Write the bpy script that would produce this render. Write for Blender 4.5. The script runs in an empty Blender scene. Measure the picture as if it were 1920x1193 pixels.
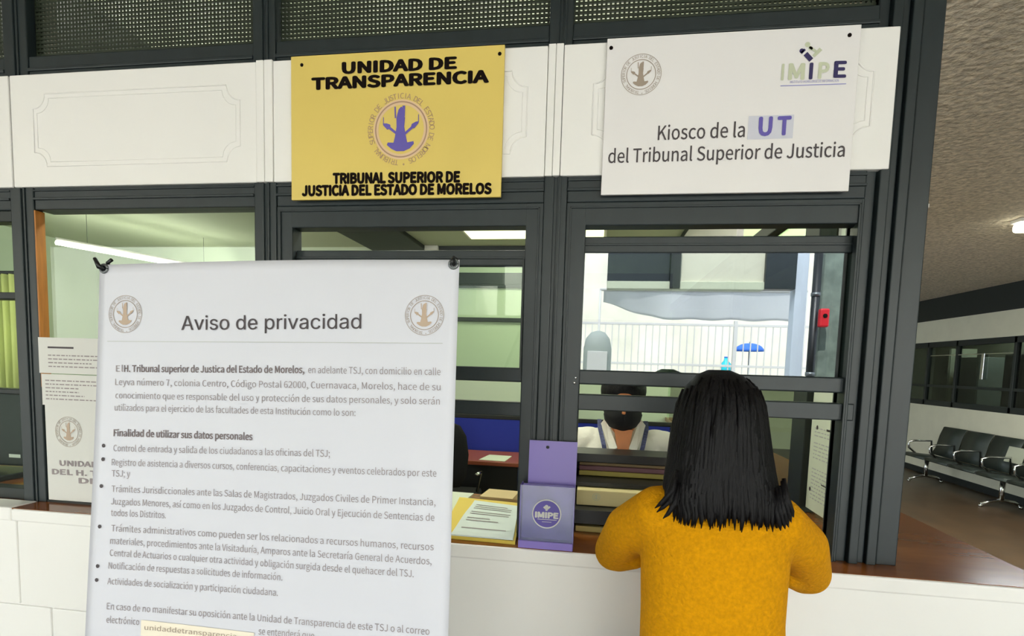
import bpy, bmesh, math, random
import numpy as np
from mathutils import Vector, Matrix
random.seed(7)
SC = bpy.context.scene
COL = SC.collection

# ------------------------------------------------------------------ camera, light, exposure
W_PX, H_PX = 1920, 1193
F_PX, CX, CY = 1024.0, 960.0, 772.0
CAM = np.array([0.0, 0.0, 1.62])
_y, _p, _r = map(math.radians, (8.37, -4.82, 1.70))
_fw = np.array([-math.sin(_y)*math.cos(_p), math.cos(_y)*math.cos(_p), math.sin(_p)])
_rt = np.array([math.cos(_y), math.sin(_y), 0.0]); _up = np.cross(_rt, _fw)
_R = math.cos(_r)*_rt + math.sin(_r)*_up; _U = -math.sin(_r)*_rt + math.cos(_r)*_up
cam_data = bpy.data.cameras.new('camera'); cam = bpy.data.objects.new('camera', cam_data); COL.objects.link(cam)
cam.matrix_world = Matrix(((_R[0], _U[0], -_fw[0], CAM[0]), (_R[1], _U[1], -_fw[1], CAM[1]), (_R[2], _U[2], -_fw[2], CAM[2]), (0, 0, 0, 1)))
cam_data.sensor_width = 36.0; cam_data.lens = F_PX/W_PX*36.0
cam_data.shift_y = (CY - H_PX/2)/W_PX
cam_data.clip_start = 0.02; cam_data.clip_end = 200
SC.camera = cam

SC.view_settings.view_transform = 'Standard'; SC.view_settings.look = 'None'
SC.view_settings.exposure = 0.05; SC.view_settings.gamma = 1.0
SC.view_settings.use_curve_mapping = False

world = bpy.data.worlds.new('sky'); SC.world = world; world.use_nodes = True
bg = world.node_tree.nodes['Background']
bg.inputs['Color'].default_value = (0.85, 0.95, 1.10, 1); bg.inputs['Strength'].default_value = 5.4

sun_d = bpy.data.lights.new('sun', 'SUN'); sun_d.energy = 13.0; sun_d.angle = math.radians(0.6); sun_d.color = (1.0, 0.99, 0.97)
sun = bpy.data.objects.new('sun', sun_d); COL.objects.link(sun)
sun.rotation_euler = Vector((0.25, -0.8, -1.0)).to_track_quat('-Z', 'Y').to_euler()
# the open side of the hall: a sampling portal for the sky (adds no light of its own)
por_d = bpy.data.lights.new('sky_portal', 'AREA'); por_d.shape = 'RECTANGLE'; por_d.size = 13.0; por_d.size_y = 3.0; por_d.cycles.is_portal = True
por = bpy.data.objects.new('sky_portal', por_d); COL.objects.link(por)
por.location = (-0.5, -2.95, 1.5); por.rotation_euler = (math.radians(90), 0, 0)

# ------------------------------------------------------------------ pixel -> point on a real plane
def ray(x, y):
    a, b = (x-CX)/F_PX, -(y-CY)/F_PX
    return a*_R + b*_U + _fw
def at(x, y, X=None, Y=None, Z=None):
    d = ray(x, y)
    i, v = (0, X) if X is not None else (1, Y) if Y is not None else (2, Z)
    return Vector(CAM + d*((v-CAM[i])/d[i]))
class Frame:
    """a flat face: origin, u (right), v (up), n (towards the viewer)"""
    def __init__(s, o, u, v):
        s.o = Vector(o); s.u = Vector(u).normalized(); s.v = Vector(v).normalized(); s.n = s.u.cross(s.v).normalized()
        s.warp = None
    def pt(s, a, b, off=0.0):
        if s.warp: off = off + s.warp(a, b)
        return s.o + s.u*a + s.v*b + s.n*off
    def uv(s, x, y):
        d = Vector(ray(x, y)); c = Vector(CAM)
        t = (s.o-c).dot(s.n)/d.dot(s.n); q = c + d*t - s.o
        return q.dot(s.u), q.dot(s.v)

# ------------------------------------------------------------------ materials
def lin(c): return tuple((v/12.92 if v <= 0.04045 else ((v+0.055)/1.055)**2.4) for v in (x/255.0 for x in c))
MATS = {}
def mat(name, rgb, rough=0.6, metal=0.0, bump=0.0, scale=60.0, var=0.0, vscale=6.0, spec=0.5, coat=0.0, stretch=None, sheen=0.0):
    m = bpy.data.materials.new(name); m.use_nodes = True; MATS[name] = m
    nt = m.node_tree; b = nt.nodes['Principled BSDF']; c = lin(rgb)
    b.inputs['Base Color'].default_value = (*c, 1); b.inputs['Roughness'].default_value = rough; b.inputs['Metallic'].default_value = metal
    b.inputs['Specular IOR Level'].default_value = spec
    if coat: b.inputs['Coat Weight'].default_value = coat
    if sheen: b.inputs['Sheen Weight'].default_value = sheen
    if bump or var:
        tc = nt.nodes.new('ShaderNodeTexCoord'); mp = nt.nodes.new('ShaderNodeMapping')
        if stretch: mp.inputs['Scale'].default_value = stretch
        nt.links.new(tc.outputs['Object'], mp.inputs['Vector'])
    if var:
        n = nt.nodes.new('ShaderNodeTexNoise'); n.inputs['Scale'].default_value = vscale; n.inputs['Detail'].default_value = 5
        r = nt.nodes.new('ShaderNodeValToRGB')
        r.color_ramp.elements[0].position = 0.3; r.color_ramp.elements[1].position = 0.7
        r.color_ramp.elements[0].color = (*[max(0, v*(1-var)) for v in c], 1); r.color_ramp.elements[1].color = (*[min(1, v*(1+var)) for v in c], 1)
        nt.links.new(mp.outputs[0], n.inputs['Vector']); nt.links.new(n.outputs['Fac'], r.inputs[0]); nt.links.new(r.outputs[0], b.inputs['Base Color'])
    if bump:
        n2 = nt.nodes.new('ShaderNodeTexNoise'); n2.inputs['Scale'].default_value = scale; n2.inputs['Detail'].default_value = 6
        bm_ = nt.nodes.new('ShaderNodeBump'); bm_.inputs['Strength'].default_value = bump; bm_.inputs['Distance'].default_value = 0.01
        nt.links.new(mp.outputs[0], n2.inputs['Vector']); nt.links.new(n2.outputs['Fac'], bm_.inputs['Height']); nt.links.new(bm_.outputs[0], b.inputs['Normal'])
    return m
def emit(name, rgb, strength):
    m = bpy.data.materials.new(name); m.use_nodes = True; nt = m.node_tree; nt.nodes.remove(nt.nodes['Principled BSDF'])
    e = nt.nodes.new('ShaderNodeEmission'); e.inputs[0].default_value = (*lin(rgb), 1); e.inputs[1].default_value = strength
    nt.links.new(e.outputs[0], nt.nodes['Material Output'].inputs[0]); MATS[name] = m; return m
def glass(name, fac, tint=(245, 250, 246), rough=0.0):
    m = bpy.data.materials.new(name); m.use_nodes = True; nt = m.node_tree; nt.nodes.remove(nt.nodes['Principled BSDF'])
    t = nt.nodes.new('ShaderNodeBsdfTransparent'); t.inputs[0].default_value = (*lin(tint), 1)
    g = nt.nodes.new('ShaderNodeBsdfGlossy'); g.inputs['Roughness'].default_value = rough; g.inputs[0].default_value = (0.95, 0.98, 1, 1)
    x = nt.nodes.new('ShaderNodeMixShader'); x.inputs[0].default_value = fac
    nt.links.new(t.outputs[0], x.inputs[1]); nt.links.new(g.outputs[0], x.inputs[2]); nt.links.new(x.outputs[0], nt.nodes['Material Output'].inputs[0])
    MATS[name] = m; return m

M_white = mat('white_paint', (236, 233, 228), 0.45, bump=0.03, scale=30, var=0.015, vscale=3)
M_cwhite = mat('white_counter_paint', (238, 236, 230), 0.4, bump=0.04, scale=14, var=0.015, vscale=3)
M_dark = mat('dark_green_metal', (30, 39, 41), 0.42, 0.0, bump=0.03, scale=300, var=0.12, vscale=9, stretch=(3, 3, 1))
M_dark2 = mat('black_green_metal', (22, 30, 28), 0.5, bump=0.03, scale=200)
M_mesh = mat('dark_green_mesh', (34, 42, 26), 0.55)
M_gold = mat('gold_sign_panel', (222, 196, 104), 0.38, var=0.03, vscale=4)
M_signw = mat('white_sign_panel', (232, 228, 226), 0.35, var=0.01, vscale=4)
M_black = mat('black_print', (22, 14, 11), 0.8, spec=0.1)
M_grey = mat('grey_print', (70, 62, 64), 0.6)
M_text = mat('faded_print', (150, 140, 140), 0.7)
M_textb = mat('faded_bold_print', (122, 110, 110), 0.7)
M_purple = mat('purple_print', (98, 86, 168), 0.6)
M_mauve = mat('mauve_print', (168, 134, 112), 0.6)
M_seal = mat('brown_grey_print', (160, 144, 128), 0.65)
M_seal2 = mat('tan_print', (186, 164, 142), 0.65)
M_olive = mat('pale_olive_print', (196, 200, 172), 0.6)
M_navy = mat('navy_print', (44, 36, 88), 0.6)
M_lilac = mat('lilac_print', (150, 146, 200), 0.6)
M_patch = mat('grey_patch', (204, 204, 214), 0.5)
M_banner = mat('white_vinyl', (210, 210, 216), 0.5, bump=0.05, scale=5)
M_rule = mat('pale_rule_print', (188, 190, 186), 0.6)
M_wood = mat('varnished_brown_wood', (126, 74, 34), 0.16, var=0.12, vscale=5, stretch=(1, 4, 4), spec=0.2)
M_orange = mat('orange_wood', (176, 112, 44), 0.5, var=0.2, vscale=10, stretch=(8, 8, 1))
M_floor = mat('brown_floor', (72, 54, 34), 0.36, bump=0.03, scale=20, var=0.2, vscale=3)
M_ofloor = mat('office_floor', (120, 104, 84), 0.5, var=0.1)
M_green = mat('pale_green_wall', (192, 204, 180), 0.7, bump=0.02, scale=20)
M_gceil = mat('pale_green_ceiling', (194, 200, 172), 0.8)
M_cwall = mat('cream_wall', (206, 204, 180), 0.7, bump=0.04, scale=25, var=0.03)
M_blue = mat('blue_partition_fabric', (40, 56, 168), 0.8, bump=0.05, scale=200)
M_blackp = mat('black_plastic', (14, 16, 17), 0.4)
M_blackf = mat('black_fabric', (10, 11, 13), 0.85, bump=0.1, scale=300)
M_paper = mat('white_paper', (214, 213, 206), 0.7)
M_gpaper = mat('pale_green_paper', (216, 224, 202), 0.7)
M_yellow = mat('yellow_folder', (226, 200, 84), 0.6)
M_cream = mat('cream_card', (222, 208, 150), 0.6)
M_card = mat('tan_cardboard', (206, 184, 134), 0.7)
M_lav = mat('violet_plastic', (134, 116, 196), 0.35)
M_chrome = mat('chrome', (210, 212, 210), 0.18, 1.0)
M_seat = mat('dark_perforated_steel', (48, 56, 50), 0.42, 0.3, bump=0.3, scale=120)
M_steel = mat('grey_steel', (120, 124, 124), 0.4, 0.7)
M_must = mat('mustard_knit', (212, 146, 4), 0.95, bump=0.55, scale=170, var=0.12, vscale=120, spec=0.15)
M_skin = mat('skin', (196, 132, 96), 0.5, bump=0.03, scale=120, var=0.05, vscale=20)
M_skin2 = mat('brown_skin', (206, 130, 76), 0.5, bump=0.03, scale=120, var=0.05, vscale=20)
M_lips = mat('lips', (160, 84, 76), 0.5)
M_eye = mat('eye_white', (226, 222, 214), 0.3)
M_iris = mat('dark_iris', (36, 22, 14), 0.2)
M_hair = mat('black_hair', (11, 9, 10), 0.5, bump=0.4, scale=90, var=0.4, vscale=60, stretch=(4, 4, 0.35), spec=0.22)
M_jeans = mat('dark_denim', (44, 52, 74), 0.9, bump=0.2, scale=300)
M_shirt = mat('white_shirt', (236, 234, 218), 0.8, bump=0.15, scale=60)
M_lany = mat('navy_lanyard', (70, 76, 110), 0.7, var=0.5, vscale=120)
M_shoe = mat('black_shoe', (24, 22, 22), 0.5)
M_ground = mat('pale_concrete', (194, 193, 188), 0.9, var=0.1, vscale=1.5)
M_owall = mat('sunlit_cream_plaster', (232, 226, 206), 0.9, var=0.12, vscale=1.2)
M_tarp = mat('grey_white_tarpaulin', (230, 232, 232), 0.7, var=0.04, vscale=2)
M_fence = mat('pale_grey_steel', (204, 202, 196), 0.6)
M_ogrey = mat('grey_metal_cabinet', (150, 156, 150), 0.6)
M_red = mat('red_paint', (214, 26, 40), 0.5)
M_cyan = mat('turquoise_plastic', (40, 190, 206), 0.4)
M_oblue = mat('bright_blue_fabric', (52, 110, 206), 0.7)
M_leaf = mat('green_leaves', (150, 176, 112), 0.8)
M_curtain = mat('yellow_green_curtain', (206, 214, 130), 0.8, var=0.12, vscale=14, stretch=(1, 1, 0.05))
E_tube = emit('lit_tube', (255, 252, 226), 9.0)
E_panel = emit('lit_diffuser', (240, 248, 176), 3.4)
E_sky = emit('lit_skylight', (206, 226, 168), 1.5)
G_clear = glass('clear_glass', 0.03)
G_side = glass('side_glass', 0.03, (232, 242, 228))
G_sash3 = glass('reflecting_glass', 0.20, (150, 160, 158))
G_sash2 = glass('sash_glass', 0.035, (240, 248, 240))
G_dark = glass('dark_glass', 0.06, (130, 140, 136))
M_acr = glass('clear_acrylic', 0.06, (206, 200, 226), 0.1)
# stucco ceiling
M_ceil = mat('rough_stucco', (214, 202, 182), 0.95, bump=1.0, scale=26, var=0.3, vscale=34)
M_ceil.node_tree.nodes['Bump'].inputs['Distance'].default_value = 0.03

# ------------------------------------------------------------------ mesh builder
class MB:
    def __init__(s): s.v = []; s.f = []; s.mi = []; s.cur = 0; s.sm = []
    def add(s, vs, fs, smooth=False):
        o = len(s.v); s.v += [tuple(p) for p in vs]
        for f in fs: s.f.append([o+i for i in f]); s.mi.append(s.cur); s.sm.append(smooth)
        return s
    def box(s, x0, x1, y0, y1, z0, z1):
        vs = [(x, y, z) for z in (z0, z1) for y in (y0, y1) for x in (x0, x1)]
        return s.add(vs, [(0, 2, 3, 1), (4, 5, 7, 6), (0, 1, 5, 4), (2, 6, 7, 3), (0, 4, 6, 2), (1, 3, 7, 5)])
    def bbox(s, x0, x1, y0, y1, z0, z1, b=0.004):
        """a box with bevelled edges"""
        bm = bmesh.new(); bmesh.ops.create_cube(bm, size=1.0)
        bmesh.ops.scale(bm, vec=(x1-x0, y1-y0, z1-z0), verts=bm.verts)
        bmesh.ops.translate(bm, vec=((x0+x1)/2, (y0+y1)/2, (z0+z1)/2), verts=bm.verts)
        bmesh.ops.bevel(bm, geom=bm.edges[:], offset=min(b, .45*min(x1-x0, y1-y0, z1-z0)), segments=2, affect='EDGES', profile=0.5)
        bm.verts.index_update(); s.add([v.co[:] for v in bm.verts], [[v.index for v in f.verts] for f in bm.faces]); bm.free(); return s
    def obox(s, o, a, b, c):
        """oriented box from corner o with edge vectors a, b, c"""
        o, a, b, c = map(Vector, (o, a, b, c))
        vs = [o, o+a, o+b, o+a+b, o+c, o+a+c, o+b+c, o+a+b+c]
        return s.add(vs, [(0, 2, 3, 1), (4, 5, 7, 6), (0, 1, 5, 4), (2, 6, 7, 3), (0, 4, 6, 2), (1, 3, 7, 5)])
    def tube(s, pts, r, n=10, rad=None, cap=True, flat=1.0):
        pts = [Vector(p) for p in pts]; rings = []; prev = None
        for i, p in enumerate(pts):
            t = (pts[min(i+1, len(pts)-1)] - pts[max(i-1, 0)]).normalized()
            if prev is None:
                ref = Vector((0, 0, 1)) if abs(t.z) < 0.9 else Vector((1, 0, 0)); a = t.cross(ref).normalized()
            else: a = (prev - t*prev.dot(t)).normalized()
            b = t.cross(a); prev = a; rr = rad[i] if rad else r
            rings.append([p + a*rr*math.cos(k*2*math.pi/n) + b*rr*flat*math.sin(k*2*math.pi/n) for k in range(n)])
        return s.rings(rings, cap)
    def rings(s, rings, cap=True):
        n = len(rings[0]); vs = [p for r in rings for p in r]; fs = []
        for i in range(len(rings)-1):
            for k in range(n): fs.append((i*n+k, i*n+(k+1) % n, (i+1)*n+(k+1) % n, (i+1)*n+k))
        if cap: fs.append(tuple(range(n-1, -1, -1))); fs.append(tuple((len(rings)-1)*n+k for k in range(n)))
        return s.add(vs, fs, True)
    def stack(s, rows, n=28, p=2.0, cap=True):
        """horizontal super-ellipse rings: rows of (cx, cy, z, rx, ry)"""
        rg = []
        for cx, cy, z, rx, ry in rows:
            r = []
            for k in range(n):
                t = 2*math.pi*k/n; c, q = math.cos(t), math.sin(t)
                r.append((cx + rx*math.copysign(abs(c)**(2/p), c), cy + ry*math.copysign(abs(q)**(2/p), q), z))
            rg.append(r)
        return s.rings(rg, cap)
    def ball(s, c, r, sc=(1, 1, 1), n=16, m=10, rot=None):
        c = Vector(c); rg = []
        for i in range(1, m):
            ph = math.pi*i/m; ring = []
            for k in range(n):
                q = Vector((r*sc[0]*math.sin(ph)*math.cos(2*math.pi*k/n), r*sc[1]*math.sin(ph)*math.sin(2*math.pi*k/n), -r*sc[2]*math.cos(ph)))
                if rot is not None: q = rot @ q
                ring.append(c+q)
            rg.append(ring)
        return s.rings(rg, True)
    def limb(s, pts, rad, n=14):
        """a tapering limb with rounded ends"""
        pts = [Vector(p) for p in pts]
        s.tube(pts, 0, n, rad=rad); s.ball(pts[0], rad[0]*0.99); s.ball(pts[-1], rad[-1]*0.99); 
        for p, r in zip(pts[1:-1], rad[1:-1]): s.ball(p, r*0.98)
        return s
    def build(s, name, m, parent=None, loc=None, bevel=0, smooth=None):
        me = bpy.data.meshes.new(name); me.from_pydata(s.v, [], s.f); me.update()
        ms = m if isinstance(m, (list, tuple)) else [m]
        for x in ms: me.materials.append(x)
        for i, p in enumerate(me.polygons):
            p.material_index = s.mi[i]; p.use_smooth = s.sm[i] if smooth is None else smooth
        return link(name, me, parent)
def link(name, me, parent=None):
    o = bpy.data.objects.new(name, me); COL.objects.link(o)
    if parent is not None:
        o.parent = parent; o.matrix_parent_inverse = Matrix.Identity(4)
        o.location = -abs_loc(parent)
    return o
def abs_loc(o):
    v = Vector((0, 0, 0))
    while o is not None: v = v + o.location; o = o.parent
    return v
def empty(name, loc=(0, 0, 0)):
    o = bpy.data.objects.new(name, None); COL.objects.link(o); o.location = loc; o.empty_display_size = 0.1; return o
def tag(o, label, cat, group=None, kind=None):
    o['label'] = label; o['category'] = cat
    if group: o['group'] = group
    if kind: o['kind'] = kind
    return o
def thing(name, label, cat, loc=(0, 0, 0), group=None): return tag(empty(name, loc), label, cat, group)
def struct(o, label=None):
    o['kind'] = 'structure'
    if label: o['label'] = label
    return o
def copy_tree(o, parent=None, off=None):
    c = o.copy(); COL.objects.link(c); c.parent = parent
    if off is not None: c.location = o.location + Vector(off)
    for ch in list(o.children): copy_tree(ch, c)
    return c
def fused(name, mb, m, parent=None, voxel=0.006, smooth=6, dec=None):
    """union of overlapping closed volumes as ONE continuous smooth surface"""
    me = bpy.data.meshes.new(name); me.from_pydata(mb.v, [], mb.f); me.update()
    bm = bmesh.new(); bm.from_mesh(me); bmesh.ops.recalc_face_normals(bm, faces=bm.faces[:]); bm.to_mesh(me); bm.free()
    t = bpy.data.objects.new('tmp', me); COL.objects.link(t)
    r = t.modifiers.new('r', 'REMESH'); r.mode = 'VOXEL'; r.voxel_size = voxel
    q = t.modifiers.new('s', 'SMOOTH'); q.factor = 0.5; q.iterations = smooth
    dg = bpy.context.evaluated_depsgraph_get(); dg.update()
    out = bpy.data.meshes.new_from_object(t.evaluated_get(dg)); out.name = name
    bpy.data.objects.remove(t); bpy.data.meshes.remove(me)
    out.materials.clear(); out.materials.append(m)
    for p in out.polygons: p.use_smooth = True
    return link(name, out, parent)

# ------------------------------------------------------------------ print: lettering and flat marks on a Frame
CAPH = {}
try: FONT = bpy.data.fonts.load(bpy.utils.system_resource('DATAFILES', path='fonts') + '/Inter.woff2')   # Blender's own interface font
except Exception: FONT = None
try: FONT2 = bpy.data.fonts.load(bpy.utils.system_resource('DATAFILES', path='fonts') + '/Noto Sans CJK Regular.woff2')
except Exception: FONT2 = None
def text_mesh(s, bold=0.0, space=1.0, plain=False):
    cu = bpy.data.curves.new('t', 'FONT'); cu.body = s; cu.size = 1.0; cu.resolution_u = 3; cu.space_character = space
    if FONT and not plain: cu.font = FONT
    if FONT2 and plain: cu.font = FONT2
    o = bpy.data.objects.new('t', cu); COL.objects.link(o)
    dg = bpy.context.evaluated_depsgraph_get(); dg.update()
    me = bpy.data.meshes.new_from_object(o.evaluated_get(dg))
    bpy.data.objects.remove(o); bpy.data.curves.remove(cu)
    if FONT and not plain:                       # strokes of one glyph overlap: stack its faces a hair apart
        vs = []; fs = []
        for i, p in enumerate(me.polygons):
            n = len(vs); vs += [Vector((me.vertices[k].co.x, me.vertices[k].co.y, (i % 5)*.000012)) for k in p.vertices]; fs.append(tuple(range(n, len(vs))))
        bpy.data.meshes.remove(me); me = bpy.data.meshes.new('t'); me.from_pydata(vs, [], fs); me.update()
    if bold:                                     # heavier strokes: the same outlines printed again, slightly shifted
        V = [v.co.copy() for v in me.vertices]; P = [tuple(p.vertices) for p in me.polygons]; n = len(V); vs = []; fs = []
        for i in range(9):
            t = i*math.pi/4; q = Vector((bold*.5*math.cos(t), bold*.5*math.sin(t), i*.00007)) if i < 8 else Vector((0, 0, .0006))
            vs += [v+q for v in V]; fs += [tuple(k+n*i for k in p) for p in P]
        bpy.data.meshes.remove(me); me = bpy.data.meshes.new('t'); me.from_pydata(vs, [], fs); me.update()
    return me
def cap_h(plain=True):
    if plain not in CAPH:
        m = text_mesh('H', plain=plain); ys = [v.co.y for v in m.vertices]; CAPH[plain] = max(ys)-min(ys); bpy.data.meshes.remove(m)
    return CAPH[plain]
def letters(s, fr, u0, u1, v0, cap, m, parent, bold=0.0, off=0.001, v1=None, name='lettering', space=1.0, label=None, plain=True):
    """text from u0 to u1 on baseline v0 (v1 at its right end), capitals cap high"""
    me = text_mesh(s, bold, space, plain); xs = [v.co.x for v in me.vertices]; x0, x1 = min(xs), max(xs)
    k = cap/cap_h(plain); v1 = v0 if v1 is None else v1
    pts = []
    for v in me.vertices:
        t = (v.co.x-x0)/(x1-x0); pts.append(fr.pt(u0+(u1-u0)*t, v0+(v1-v0)*t + v.co.y*k, off + v.co.z))
    for v, p in zip(me.vertices, pts): v.co = p
    me.materials.clear(); me.materials.append(m); me.name = name
    o = link(name, me, parent)
    if label: o['label'] = label
    return o
def px_letters(s, fr, pl, pr, cap, m, parent, **k):
    (u0, v0), (u1, v1) = fr.uv(*pl), fr.uv(*pr)
    return letters(s, fr, u0, u1, v0, cap, m, parent, v1=v1, **k)
class Ink:
    """flat printed shapes on a frame, collected in one mesh"""
    def __init__(s, fr, off=0.001, inc=0.0): s.fr = fr; s.off = off; s.inc = inc; s.mb = MB()
    def poly(s, pts, dz=0.0):
        s.off += s.inc; s.mb.add([s.fr.pt(a, b, s.off+dz) for a, b in pts], [tuple(range(len(pts)))])
        return s
    def rect(s, a0, a1, b0, b1, dz=0.0): return s.poly([(a0, b0), (a1, b0), (a1, b1), (a0, b1)], dz)
    def disc(s, a, b, r, n=32, dz=0.0): return s.poly([(a+r*math.cos(2*math.pi*k/n), b+r*math.sin(2*math.pi*k/n)) for k in range(n)], dz)
    def ring(s, a, b, r0, r1, n=48, t0=0, t1=2*math.pi, dz=0.0):
        for k in range(n):
            x, y = t0+(t1-t0)*k/n, t0+(t1-t0)*(k+1)/n
            s.poly([(a+r0*math.cos(x), b+r0*math.sin(x)), (a+r1*math.cos(x), b+r1*math.sin(x)), (a+r1*math.cos(y), b+r1*math.sin(y)), (a+r0*math.cos(y), b+r0*math.sin(y))], dz)
        return s
    def stroke(s, p, q, w0, w1=None, dz=0.0):
        w1 = w0 if w1 is None else w1; p, q = Vector(p), Vector(q); d = (q-p).normalized(); n = Vector((-d.y, d.x))
        return s.poly([p-n*w0/2, q-n*w1/2, q+n*w1/2, p+n*w0/2], dz)
    def circle_text(s, txt, a, b, r, cap, start=90.0, sweep=-360.0):
        k = cap/cap_h(); n = len(txt)
        for i, ch in enumerate(txt):
            if ch == ' ': continue
            me = text_mesh(ch, plain=True); t = math.radians(start + sweep*i/n)
            xs = [v.co.x for v in me.vertices]; xm = (min(xs)+max(xs))/2
            vs = []
            for v in me.vertices:
                x, y = (v.co.x-xm)*k, r + v.co.y*k
                d = t - math.pi/2
                vs.append(s.fr.pt(a + x*math.cos(d) - y*math.sin(d), b + x*math.sin(d) + y*math.cos(d), s.off))
            s.mb.add(vs, [tuple(p.vertices) for p in me.polygons]); bpy.data.meshes.remove(me)
        return s
    def build(s, name, m, parent): return s.mb.build(name, m, parent, smooth=False)
def seal(fr, a, b, R, m_ring, m_fig, parent, off=0.001, halo=None, txt='TRIBUNAL SUPERIOR DE JUSTICIA DEL ESTADO DE MORELOS * '):
    """round court seal: ring of lettering, thin ring, robed figure holding a balance"""
    k = Ink(fr, off)
    if halo is None: k.ring(a, b, R*0.975, R, 56)
    k.ring(a, b, R*0.70, R*0.735, 56); k.circle_text(txt, a, b, R*0.80, R*0.14, 262)
    ring = k.build('emblem', m_ring, parent)
    if halo is not None:
        h = Ink(fr, off*0.6); h.ring(a, b, R*0.64, R*0.78, 56); h.build('emblem_halo', halo, parent)
    g = Ink(fr, off, .00005); r = R*0.66
    P = lambda pts: g.poly([(a+x*r, b+y*r) for x, y in pts])
    P([(-.10, .80), (-.16, .62), (-.20, .45), (-.19, .1), (-.26, -.30), (-.34, -.62), (.30, -.62), (.22, -.30), (.14, .1), (.17, .45), (.10, .58), (.05, .62), (.10, .80), (.0, .90)])
    g.disc(a-.02*r, b+.72*r, r*.11, 16)
    P([(-.56, -.50), (-.60, -.60), (-.40, -.76), (-.18, -.86), (.14, -.86), (.38, -.76), (.56, -.58), (.54, -.48), (.25, -.52), (-.25, -.52)])
    g.stroke((a-.18*r, b-.16*r), (a-.58*r, b+.14*r), r*.09, r*.11); P([(-.78, .26), (-.76, .18), (-.58, -.0), (-.44, .06), (-.46, .20), (-.62, .26)])
    g.stroke((a+.14*r, b-.20*r), (a+.54*r, b+.12*r), r*.09, r*.11); P([(.76, .30), (.74, .22), (.56, .02), (.42, .08), (.46, .2), (.62, .28)])
    g.stroke((a-.26*r, b+.90*r), (a-.24*r, b+.45*r), r*.06); g.stroke((a+.11*r, b+.93*r), (a+.10*r, b+.5*r), r*.12)
    g.stroke((a+.74*r, b+.28*r), (a+.74*r, b+.56*r), r*.03); g.stroke((a-.75*r, b+.26*r), (a-.75*r, b+.5*r), r*.03)
    g.build('emblem_figure', m_fig, parent)
    return ring

# ================================================================== THE SETTING
YF = 1.60                      # face of the kiosk front
ZC = 1.10                      # counter top
ZT = 2.95                      # ceiling
fl = struct(MB().box(-7, 5.75, -2.9, 12.5, -0.06, 0.0).build('floor', M_floor))
struct(MB().box(-6.3, 0.8, 2.4, 6.3, 0.0, 0.012).build('floor_office', M_ofloor))
# ceiling: stucco over the hall and the passage, pale green over the office; open to the sky in one bay
cb = MB()
for x0, x1, y0, y1 in ((-7, 5.9, -2.9, 1.64), (0.84, 5.9, 1.64, 12.5), (-7, 0.84, 6.3, 12.5)):
    cb.box(x0, x1, y0, y1, ZT, ZT+0.25)
struct(cb.build('ceiling', M_ceil))
struct(MB().box(-7, 0.84, 1.64, 6.3, ZT, ZT+0.25).build('ceiling_office', M_gceil))
# dark steel ceiling beams over the office and the passage
for x0, x1, y0 in ((-2.6, -1.955, 1.75), (0.79, 1.146, 4.6), (1.91, 2.27, 4.6)):
    struct(MB().bbox(x0, x1, y0, 6.25 if x0 < 0 else 9.0, 2.90, ZT, 0.006).build('ceiling_beam', M_dark2))
# a panelled fascia spanning the open bay behind the viewpoint, mirrored in the kiosk glass
fa = struct(empty('wall_fascia', (1, -5.1, 2.79)))
for x0, x1, z0, z1, y, m in ((-2.7, -1.42, 2.84, 3.4, -5.0, M_dark2), (.14, 1.03, 2.90, 3.36, -5.05, M_dark), (1.03, 1.17, 2.80, 3.36, -4.96, M_dark2), (1.17, 2.33, 2.90, 3.36, -5.04, M_cwall), (2.33, 2.74, 2.80, 3.36, -4.98, M_dark), (.14, 2.33, 2.79, 2.90, -5.0, M_gceil)):
    MB().bbox(x0, x1, y-.2, y, z0, z1, .006).build('panel', m, fa)
for x in (-2.7, -1.5): MB().bbox(x, x+.1, -5.2, -5.02, 0, 2.85, .006).build('post', M_dark2, fa)

# ---- counter: white front wall, wooden top
wf = struct(empty('wall_front', (-0.5, 1.515, 0)))
b = MB(); b.bbox(-3.0, -1.876, 1.515, 1.60, 0.772, 1.062, .003); b.bbox(-1.871, 1.185, 1.515, 1.60, 0.772, 1.062, .003)
b.bbox(-3.0, -1.757, 1.515, 1.60, 0.0, 0.768, .003); b.bbox(-1.752, 1.185, 1.515, 1.60, 0.0, 0.768, .003); b.box(-3.0, 1.18, 1.522, 1.59, 0.0, 1.06)
b.build('panel', M_cwhite, wf)
b = MB(); b.bbox(-3.0, -1.885, 1.505, 1.60, 1.058, 1.104, .006); b.bbox(-1.883, 1.19, 1.505, 1.60, 1.058, 1.100, .006); b.build('edge_lip', M_cwhite, wf)
struct(MB().box(1.10, 1.185, 1.60, 6.2, 0, 1.06).build('wall_side', M_cwhite))
_L = [(-3.0, 1.512), (1.19, 1.512), (1.19, 6.2), (.80, 6.2), (.80, 2.12), (-3.0, 2.12)]
struct(MB().add([(x, y, 1.062) for x, y in _L] + [(x, y, ZC+.0015) for x, y in _L], [(0, 5, 4, 3, 2, 1), (6, 7, 8, 9, 10, 11)] + [(i, (i+1) % 6, 6+(i+1) % 6, 6+i) for i in range(6)]).build('trim_1', M_wood), 'brown varnished wooden counter top')

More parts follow.
